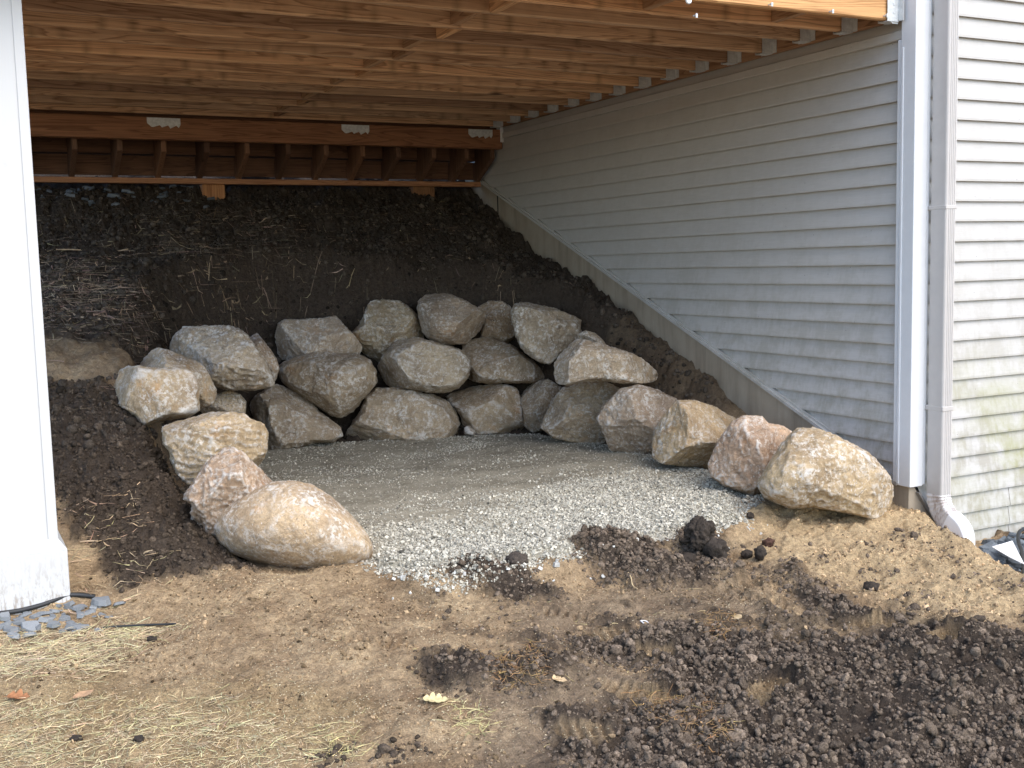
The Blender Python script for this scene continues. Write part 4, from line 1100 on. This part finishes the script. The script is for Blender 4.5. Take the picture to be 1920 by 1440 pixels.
# dry grass blades and straw: thin bent strips with thickness
def blades(name, q, L, W, lift, tints, bend=.5, flat=1.0, zf=None):
    n = len(q)
    z0 = (terr(q[:, 0], q[:, 1]) if zf is None else zf)
    a = rng.uniform(0, 2 * np.pi, n); el = np.abs(rng.normal(0, 1, n)) * lift
    d = np.stack([np.cos(a) * np.cos(el), np.sin(a) * np.cos(el), np.sin(el)], 1)
    sd = np.stack([-np.sin(a), np.cos(a), np.zeros(n)], 1)
    up = np.array([0, 0, 1.0])
    base = np.column_stack([q, z0 + .003])
    b2 = rng.uniform(-bend, bend, n)
    K = 4
    V = np.zeros((n, K * 3, 3))
    for i in range(K):
        t = i / (K - 1)
        c = base + d * (L * (t - .3))[:, None] + sd * (b2 * L * t * t)[:, None] - up * (el * L * t * t * .55)[:, None]
        gz = c[:, 2]
        w = W * (1 - .6 * t)
        V[:, i * 3] = c + sd * w[:, None]; V[:, i * 3 + 1] = c - sd * w[:, None]; V[:, i * 3 + 2] = c + up * (w * .9)[:, None]
    Fq = []
    for i in range(K - 1):
        for j in range(3): Fq.append((i * 3 + j, i * 3 + (j + 1) % 3, i * 3 + 3 + (j + 1) % 3, i * 3 + 3 + j))
    Fq = np.array(Fq)[None] + (np.arange(n) * K * 3)[:, None, None]
    # keep every blade on or above the soil
    VV = V.reshape(-1, 3)
    gz = terr(VV[:, 0], VV[:, 1]) + .0015
    VV[:, 2] = np.maximum(VV[:, 2], gz)
    o = link(name, mesh_np(name, VV, Fq.reshape(-1, 4), False, {'tint': np.repeat(tints, K * 3, axis=0)}), STRAW)
    o['kind'] = 'stuff'
    return o
def tint_of(n, c, s=.25):
    k = np.exp(rng.normal(0, s, n))[:, None]
    return np.clip(np.array(c)[None] * k * (1 + rng.normal(0, .06, (n, 3))), .01, .8)
G1 = gpoly([(-30, 1188), (80, 1180), (200, 1168), (330, 1180), (250, 1220), (180, 1262), (60, 1262), (-30, 1275)])
G2 = gpoly([(-30, 1330), (250, 1320), (330, 1318), (500, 1340), (560, 1400), (560, 1460), (-30, 1460)])
G3 = gpoly([(590, 1365), (640, 1360), (690, 1400), (660, 1425), (600, 1420)])
G5 = gpoly([(890, 1240), (960, 1230), (1030, 1245), (1020, 1290), (950, 1305)])
G6 = gpoly([(1200, 1300), (1290, 1310), (1350, 1340), (1370, 1400), (1300, 1390), (1230, 1350)])
G7 = gpoly([(1310, 1170), (1370, 1165), (1370, 1200), (1320, 1195)])
G8 = gpoly([(850, 1330), (900, 1340), (910, 1380), (860, 1370)])
q = in_polys([G1], 2600, .06); n = len(q)
blades('dry_grass', q, rng.uniform(.04, .13, n), rng.uniform(.0009, .0018, n), .30, tint_of(n, (.47, .385, .225)))
q = in_polys([G2], 11000, .10); q = q[rng.uniform(size=len(q)) < .35 + .9 * sstep(-.1, .3, fbm2(q[:, 0], q[:, 1], 4, 3, 95))]; n = len(q)
blades('dry_grass', q, rng.uniform(.015, .07, n), rng.uniform(.0008, .0016, n), .22, tint_of(n, (.46, .375, .215)))
q = in_polys([G3, G8], 900, .05); n = len(q)
blades('dry_grass', q, rng.uniform(.02, .08, n), rng.uniform(.0009, .0016, n), .4, tint_of(n, (.46, .38, .19)))
q = in_polys([G5, G6, G7], 2600, .04); n = len(q)
blades('dry_grass', q, rng.uniform(.02, .07, n), rng.uniform(.0008, .0015, n), .5, tint_of(n, (.27, .165, .075)))
q = rng.uniform((-.1, 2.0), (3.6, 4.4), (5200, 2)); dk, sd_, tn_, wt_ = masks(q[:, 0], q[:, 1])
q = q[(rng.uniform(size=len(q)) < (1 - dk) * (.12 + .5 * tn_)) & (poly_sd(q[:, 0], q[:, 1], PAD) > .08)]; n = len(q)
blades('dry_grass', q, rng.uniform(.012, .05, n), rng.uniform(.0006, .0013, n), .18, tint_of(n, (.44, .34, .18)))
# straw on the shaded bank
S1 = gpoly([(60, 430), (250, 400), (420, 395), (600, 410), (640, 450), (500, 480), (420, 520), (300, 560), (260, 620), (60, 660)])
S2 = gpoly([(60, 500), (190, 500), (260, 540), (240, 600), (60, 610)])
q = in_polys([S1], 2600, .1); q = q[rng.uniform(size=len(q)) < .2 + 1.0 * sstep(-.05, .3, fbm2(q[:, 0], q[:, 1], 2.2, 3, 97))]; n = len(q)
blades('straw', q, rng.uniform(.06, .26, n), rng.uniform(.0015, .0034, n), .16, tint_of(n, (.23, .17, .115), .35), .25)
q = in_polys([S2], 1500, .1); n = len(q)
blades('straw', q, rng.uniform(.06, .2, n), rng.uniform(.0014, .003, n), .14, tint_of(n, (.25, .18, .125), .35), .25)
q = rng.uniform((.3, 5.9), (4.2, 9.0), (1700, 2)); q = q[poly_sd(q[:, 0], q[:, 1], PAD) > .45]; n = len(q)
blades('straw', q, rng.uniform(.03, .16, n), rng.uniform(.001, .0024, n), .2, tint_of(n, (.24, .18, .12), .35), .3)
q = np.concatenate([rng.uniform((.30, 4.35), (.75, 5.2), (120, 2))]); n = len(q)
blades('straw', q, rng.uniform(.04, .16, n), rng.uniform(.001, .002, n), .25, tint_of(n, (.44, .33, .20), .25), .3)

# crumbs and lumps on the shaded bank
q = rng.uniform((.2, 5.6), (4.3, 9.2), (17000, 2)); q = q[(poly_sd(q[:, 0], q[:, 1], PAD) > .12) & (poly_sd(q[:, 0], q[:, 1], SHELF) > -.02 + .12 * rng.uniform(size=len(q)))]
S = np.clip(np.exp(rng.normal(math.log(.009), .5, len(q))), .003, .03)
Z = terr(q[:, 0], q[:, 1]) + S * .2
tn = np.clip(rng.normal(.058, .02, len(q)), .02, .14)
scatter_mesh('soil_crumbs', np.column_stack([q, Z]), S, ICO[2], np.stack([tn * 1.12, tn * .90, tn * .70], 1), CLOD, (.6, 1.0), (.5, .9), .18, smooth=True)

# ------------------------------------------------------------------ slate chunks
def slate_mesh(seed):
    rs = np.random.default_rng(seed)
    n = 6 + seed % 3
    an = np.sort(rs.uniform(0, 2 * math.pi, n) * .35 + np.arange(n) / n * 2 * math.pi * .65 + .0)
    an = np.arange(n) / n * 2 * math.pi + rs.uniform(-.3, .3, n)
    r = rs.uniform(.65, 1.1, n)
    bm = bmesh.new()
    lo = [bm.verts.new((r[i] * math.cos(an[i]), r[i] * math.sin(an[i]) * .7, rs.uniform(0, .08))) for i in range(n)]
    hi = [bm.verts.new((r[i] * .82 * math.cos(an[i] + .1), r[i] * .82 * math.sin(an[i] + .1) * .7, rs.uniform(.32, .55))) for i in range(n)]
    bm.faces.new(lo[::-1]); bm.faces.new(hi)
    for i in range(n): bm.faces.new((lo[i], lo[(i + 1) % n], hi[(i + 1) % n], hi[i]))
    bmesh.ops.triangulate(bm, faces=[f for f in bm.faces if len(f.verts) > 4])
    bmesh.ops.bevel(bm, geom=list(bm.edges), offset=.035, segments=1, affect='EDGES', clamp_overlap=True)
    me = bpy.data.meshes.new('slate_chunk'); bm.to_mesh(me); bm.free(); me.materials.append(SLATE)
    return me
SL_M = [slate_mesh(k) for k in range(7)]
def slate(x, y, r, label, group, col, k, lift=0.0):
    o = bpy.data.objects.new('slate_chunk', SL_M[k % 7]); COL.objects.link(o)
    rr = random.Random(k * 13 + 5)
    o.location = (x, y, zat(x, y) - r * .10 + ZO + lift)
    o.rotation_euler = (rr.uniform(-.35, .35), rr.uniform(-.35, .35), rr.uniform(0, 6.28)); o.scale = (r, r, r * rr.uniform(.7, 1.1))
    o.color = tuple(float(v) for v in col) + (1,)
    tag(o, label, 'stone', group)
k = 0
for (x, y, w) in ((10, 1150, 34), (35, 1160, 40), (60, 1172, 44), (20, 1176, 40), (85, 1148, 30), (105, 1142, 36), (92, 1160, 44), (130, 1132, 30), (150, 1138, 34), (190, 1133, 48), (160, 1152, 40),
                  (145, 1172, 40), (100, 1175, 34), (70, 1150, 28), (120, 1158, 28), (175, 1140, 26), (45, 1146, 26), (5, 1165, 30), (225, 1132, 30), (55, 1186, 38), (28, 1190, 34)):
    p = gp(x, y); c = random.Random(k).uniform(.85, 1.2)
    lab = {190: 'broad blue grey slate chunk near the right end of the post bed', 225: 'outermost right slate chunk of the bed by the white post', 60: 'wide slate chunk bordering the dry grass left of centre in the post bed',
           130: 'slate chunk touching the black edging below the post corner'}.get(x, 'blue grey slate chunk in the small bed at the foot of the white post')
    slate(p[0], p[1], w / 2.0 * 4.7 / F, lab, 'slate chunks by the white post', (.20 * c, .210 * c, .215 * c), k); k += 1
rr = random.Random(3)
for j in range(34):
    p = gp(rr.uniform(-20, 215), rr.uniform(1134, 1186))
    c = rr.uniform(.7, 1.15)
    slate(p[0], p[1], rr.uniform(.010, .024), 'blue grey slate chunk in the small bed at the foot of the white post', 'slate chunks by the white post', (.19 * c, .20 * c, .205 * c), k); k += 1
for j in range(95):
    p = (rr.uniform(4.50, 5.25), rr.uniform(3.45, 4.03))
    slate(p[0], p[1], rr.uniform(.035, .07), 'dark blue grey slate chunk in the rock bed along the house wall', 'slate chunks along the house wall', tuple(np.array((.15, .17, .185)) * rr.uniform(.7, 1.25)), k, rr.uniform(.005, .035)); k += 1
for j in range(58):
    p = gp(rr.uniform(70, 380), rr.uniform(352, 396))
    slate(p[0] + rr.uniform(-.1, .1), min(p[1], 9.4), rr.uniform(.025, .06), 'dark slate chunk at the top of the bank under the stair', 'slate chunks under the stair', tuple(np.array((.13, .145, .16)) * rr.uniform(.6, 1.25)), k); k += 1

# ------------------------------------------------------------------ leaves, scraps, hose, edging
def oak_leaf(px, py, size, col, rot, label, lobes=4, curl=.25, name='oak_leaf', ratio=.62):
    p = gp(px, py)
    N = 44; half = []
    for i in range(N + 1):
        t = i / N
        env = math.sin(math.pi * min(1, t * 1.02) ** .85) ** .7
        w = ratio * .5 * env * (.42 + .58 * abs(math.sin(math.pi * lobes * t + .3)) ** .7) if lobes else ratio * .5 * env
        half.append((t - .5, max(w, .012)))
    V, Fq = [], []
    for (t, w) in half:
        for s in (-1, -.5, 0, .5, 1):
            z = curl * (s * w) ** 2 * 2.4 + curl * .5 * t * t + .01 * math.sin(9 * t + 3 * s)
            V.append((t, s * w, z))
    n = len(half)
    for i in range(n - 1):
        for j in range(4): Fq.append((i * 5 + j, i * 5 + j + 1, i * 5 + 6 + j, i * 5 + 5 + j))
    V = np.array(V); k0 = len(V)
    low = V - np.array([0, 0, .012])
    Fb = [tuple(v + k0 for v in f[::-1]) for f in Fq]
    side = []
    for i in range(n - 1):
        side.append((i * 5, (i + 1) * 5, (i + 1) * 5 + k0, i * 5 + k0)); side.append(((i + 1) * 5 + 4, i * 5 + 4, i * 5 + 4 + k0, (i + 1) * 5 + 4 + k0))
    # stalk
    V = np.vstack([V, low]) * size
    st = np.array([(-.5, -.012, 0), (-.5, .012, 0), (-.72, .008, .03), (-.72, -.008, .03), (-.5, 0, -.02), (-.72, 0, .012)]) * size
    k1 = len(V); V = np.vstack([V, st])
    Fst = [(k1, k1 + 1, k1 + 2, k1 + 3), (k1 + 1, k1 + 4, k1 + 5, k1 + 2), (k1 + 4, k1, k1 + 3, k1 + 5)]
    o = link(name, mesh_np(name, V, np.array(Fq + Fb + side + Fst), False), LEAF, None, (p[0], p[1], zat(p[0], p[1]) + .008))
    o.rotation_euler = rot; o.color = col + (1,)
    return tag(o, label, 'leaf', 'fallen leaves')
oak_leaf(818, 1327, .082, (.56, .46, .24), (.25, .05, -.5), 'pale yellow lobed oak leaf lying in front of the grassy clump', 4, .5)
oak_leaf(35, 1308, .070, (.30, .135, .06), (.15, .1, -.4), 'orange brown lobed leaf at the lower left edge', 3, .5, ratio=.8)
oak_leaf(157, 1304, .066, (.34, .21, .12), (.35, -.2, .0), 'curled brown oval leaf near the lower left', 0, .9, 'curled_leaf', .42)
oak_leaf(1034, 1226, .058, (.58, .33, .19), (.9, .3, 1.0), 'folded pinkish tan leaf standing on the dark soil', 3, 1.0)
oak_leaf(1048, 1290, .055, (.52, .38, .22), (.3, .2, -.6), 'small pale tan leaf with ragged lobes on churned soil', 3, .6)
oak_leaf(628, 565, .10, (.30, .13, .05), (.7, .1, 1.1), 'rust brown oak leaf on the dark bank above the wall', 4, .4)
oak_leaf(672, 551, .09, (.32, .155, .06), (.5, .0, -.2), 'orange brown leaf on the bank, right of the rust brown one', 4, .4)
oak_leaf(658, 570, .085, (.27, .13, .06), (.5, .2, .4), 'brown leaf lowest of the three on the bank above the wall', 3, .4)
oak_leaf(644, 592, .06, (.40, .31, .22), (.8, .2, .9), 'small pale curled leaf just above the angular grey boulder', 0, 1.0, 'curled_leaf', .5)
oak_leaf(1380, 1160 + 8, .07, (.40, .30, .17), (.1, .0, .3), 'tan oval leaf pressed into the soil beside a boot print', 0, .1, 'curled_leaf', .6)

def tube(name, pts, r, mat, seg=8, parent=None):
    cu = bpy.data.curves.new(name, 'CURVE'); cu.dimensions = '3D'
    sp = cu.splines.new('NURBS'); sp.points.add(len(pts) - 1); sp.use_endpoint_u = True; sp.order_u = 3
    for q_, p_ in zip(sp.points, pts): q_.co = (p_[0], p_[1], p_[2] + ZO, 1)
    cu.bevel_depth = r; cu.bevel_resolution = 3; cu.use_fill_caps = True
    tmp = bpy.data.objects.new('tmp', cu); COL.objects.link(tmp)
    me = bpy.data.meshes.new_from_object(tmp.evaluated_get(bpy.context.evaluated_depsgraph_get()))
    bpy.data.objects.remove(tmp); bpy.data.curves.remove(cu)
    me.name = name
    for p_ in me.polygons: p_.use_smooth = True
    o = bpy.data.objects.new(name, me); COL.objects.link(o); me.materials.append(mat)
    return o
hz = -1.50
hp = [on_z(1921, 1085, -1.48), on_z(1918, 1035, -1.46), on_z(1911, 1022, -1.46), on_z(1908, 1005, -1.44), on_z(1913, 993, -1.43), on_z(1935, 990, -1.43), on_z(1965, 1000, -1.46)]
tag(tube('garden_hose', hp, .0095, BLACKP), 'black garden hose looping over the rocks at the right edge', 'hose')
# white scrap lying on the rock bed
c4 = [on_z(x, y, -1.455) for x, y in ((1860, 1026), (1898, 1019), (1921, 1056), (1893, 1047))]
bm = bmesh.new()
top = [bm.verts.new((p[0] - c4[0][0], p[1] - c4[0][1], dz)) for p, dz in zip(c4, (0, .012, -.008, .004))]
f = bm.faces.new(top); r_ = bmesh.ops.extrude_face_region(bm, geom=[f])
for v in [g_ for g_ in r_['geom'] if isinstance(g_, bmesh.types.BMVert)]: v.co.z += .003
bmesh.ops.recalc_face_normals(bm, faces=bm.faces)
o = bmo('fabric_scrap', bm, PAPER, None, tuple(c4[0])); tag(o, 'white pointed scrap of sheeting on the rock bed by the wall', 'scrap')
# black landscape edging round the bed at the post
ep = [gp(-20, 1150), gp(25, 1143), gp(60, 1138), gp(90, 1132), gp(125, 1124), gp(150, 1121), gp(178, 1122)]
ep = [(p[0], p[1], zat(p[0], p[1]) + .010) for p in ep]
tag(tube('landscape_edging', ep, .009, BLACKP), 'black plastic landscape edging curving past the foot of the white post', 'edging')
ep = [gp(120, 1182), gp(165, 1181), gp(210, 1178), gp(260, 1177), gp(330, 1176)]
ep = [(p[0], p[1], zat(p[0], p[1]) + .004) for p in ep]
tag(tube('edging_strip', ep, .004, BLACKP), 'thin dark edging strip half buried below the grey stones', 'edging')
# white plastic loop on the mud
lp = [gp(x, y) for x, y in ((1201, 1169), (1212, 1167), (1219, 1174), (1222, 1179), (1212, 1178), (1205, 1173), (1201, 1169))]
lp = [(p[0], p[1], zat(p[0], p[1]) + .006) for p in lp]
tag(tube('plastic_loop', lp, .0022, PAPER), 'thin white plastic loop lying on the churned soil', 'plastic loop')
# a few sticks
def stick(a, b, r, label, col=(.40, .30, .20)):
    A, B = gp(*a), gp(*b)
    pts = [(A[0] + (B[0] - A[0]) * t, A[1] + (B[1] - A[1]) * t, 0) for t in (0, .35, .7, 1)]
    pts = [(p[0] + .008 * math.sin(9 * i), p[1], zat(p[0], p[1]) + .012) for i, p in enumerate(pts)]
    m = plain('twig', col, .85, .15, var=.3, scale=40)
    tag(tube('twig', pts, r, m), label, 'twig', 'twigs on the soil')
stick((106, 479), (238, 471), .0045, 'long pale stalk lying level on the upper left of the bank')
stick((120, 583), (158, 602), .005, 'thick pale stalk on the left bank beside the post')
stick((560, 487), (628, 461), .0035, 'thin dark stalk slanting across the middle of the bank', (.2, .15, .11))
stick((443, 560), (475, 600), .003, 'thin stalk leaning downhill above the flat topped boulder', (.24, .19, .14))
stick((150, 1013), (200, 1010), .004, 'short straw stalk on dark soil right of the white post')
stick((1178, 1100), (1192, 1116), .0022, 'short straight straw on the sand below the soil heap', (.5, .38, .22))
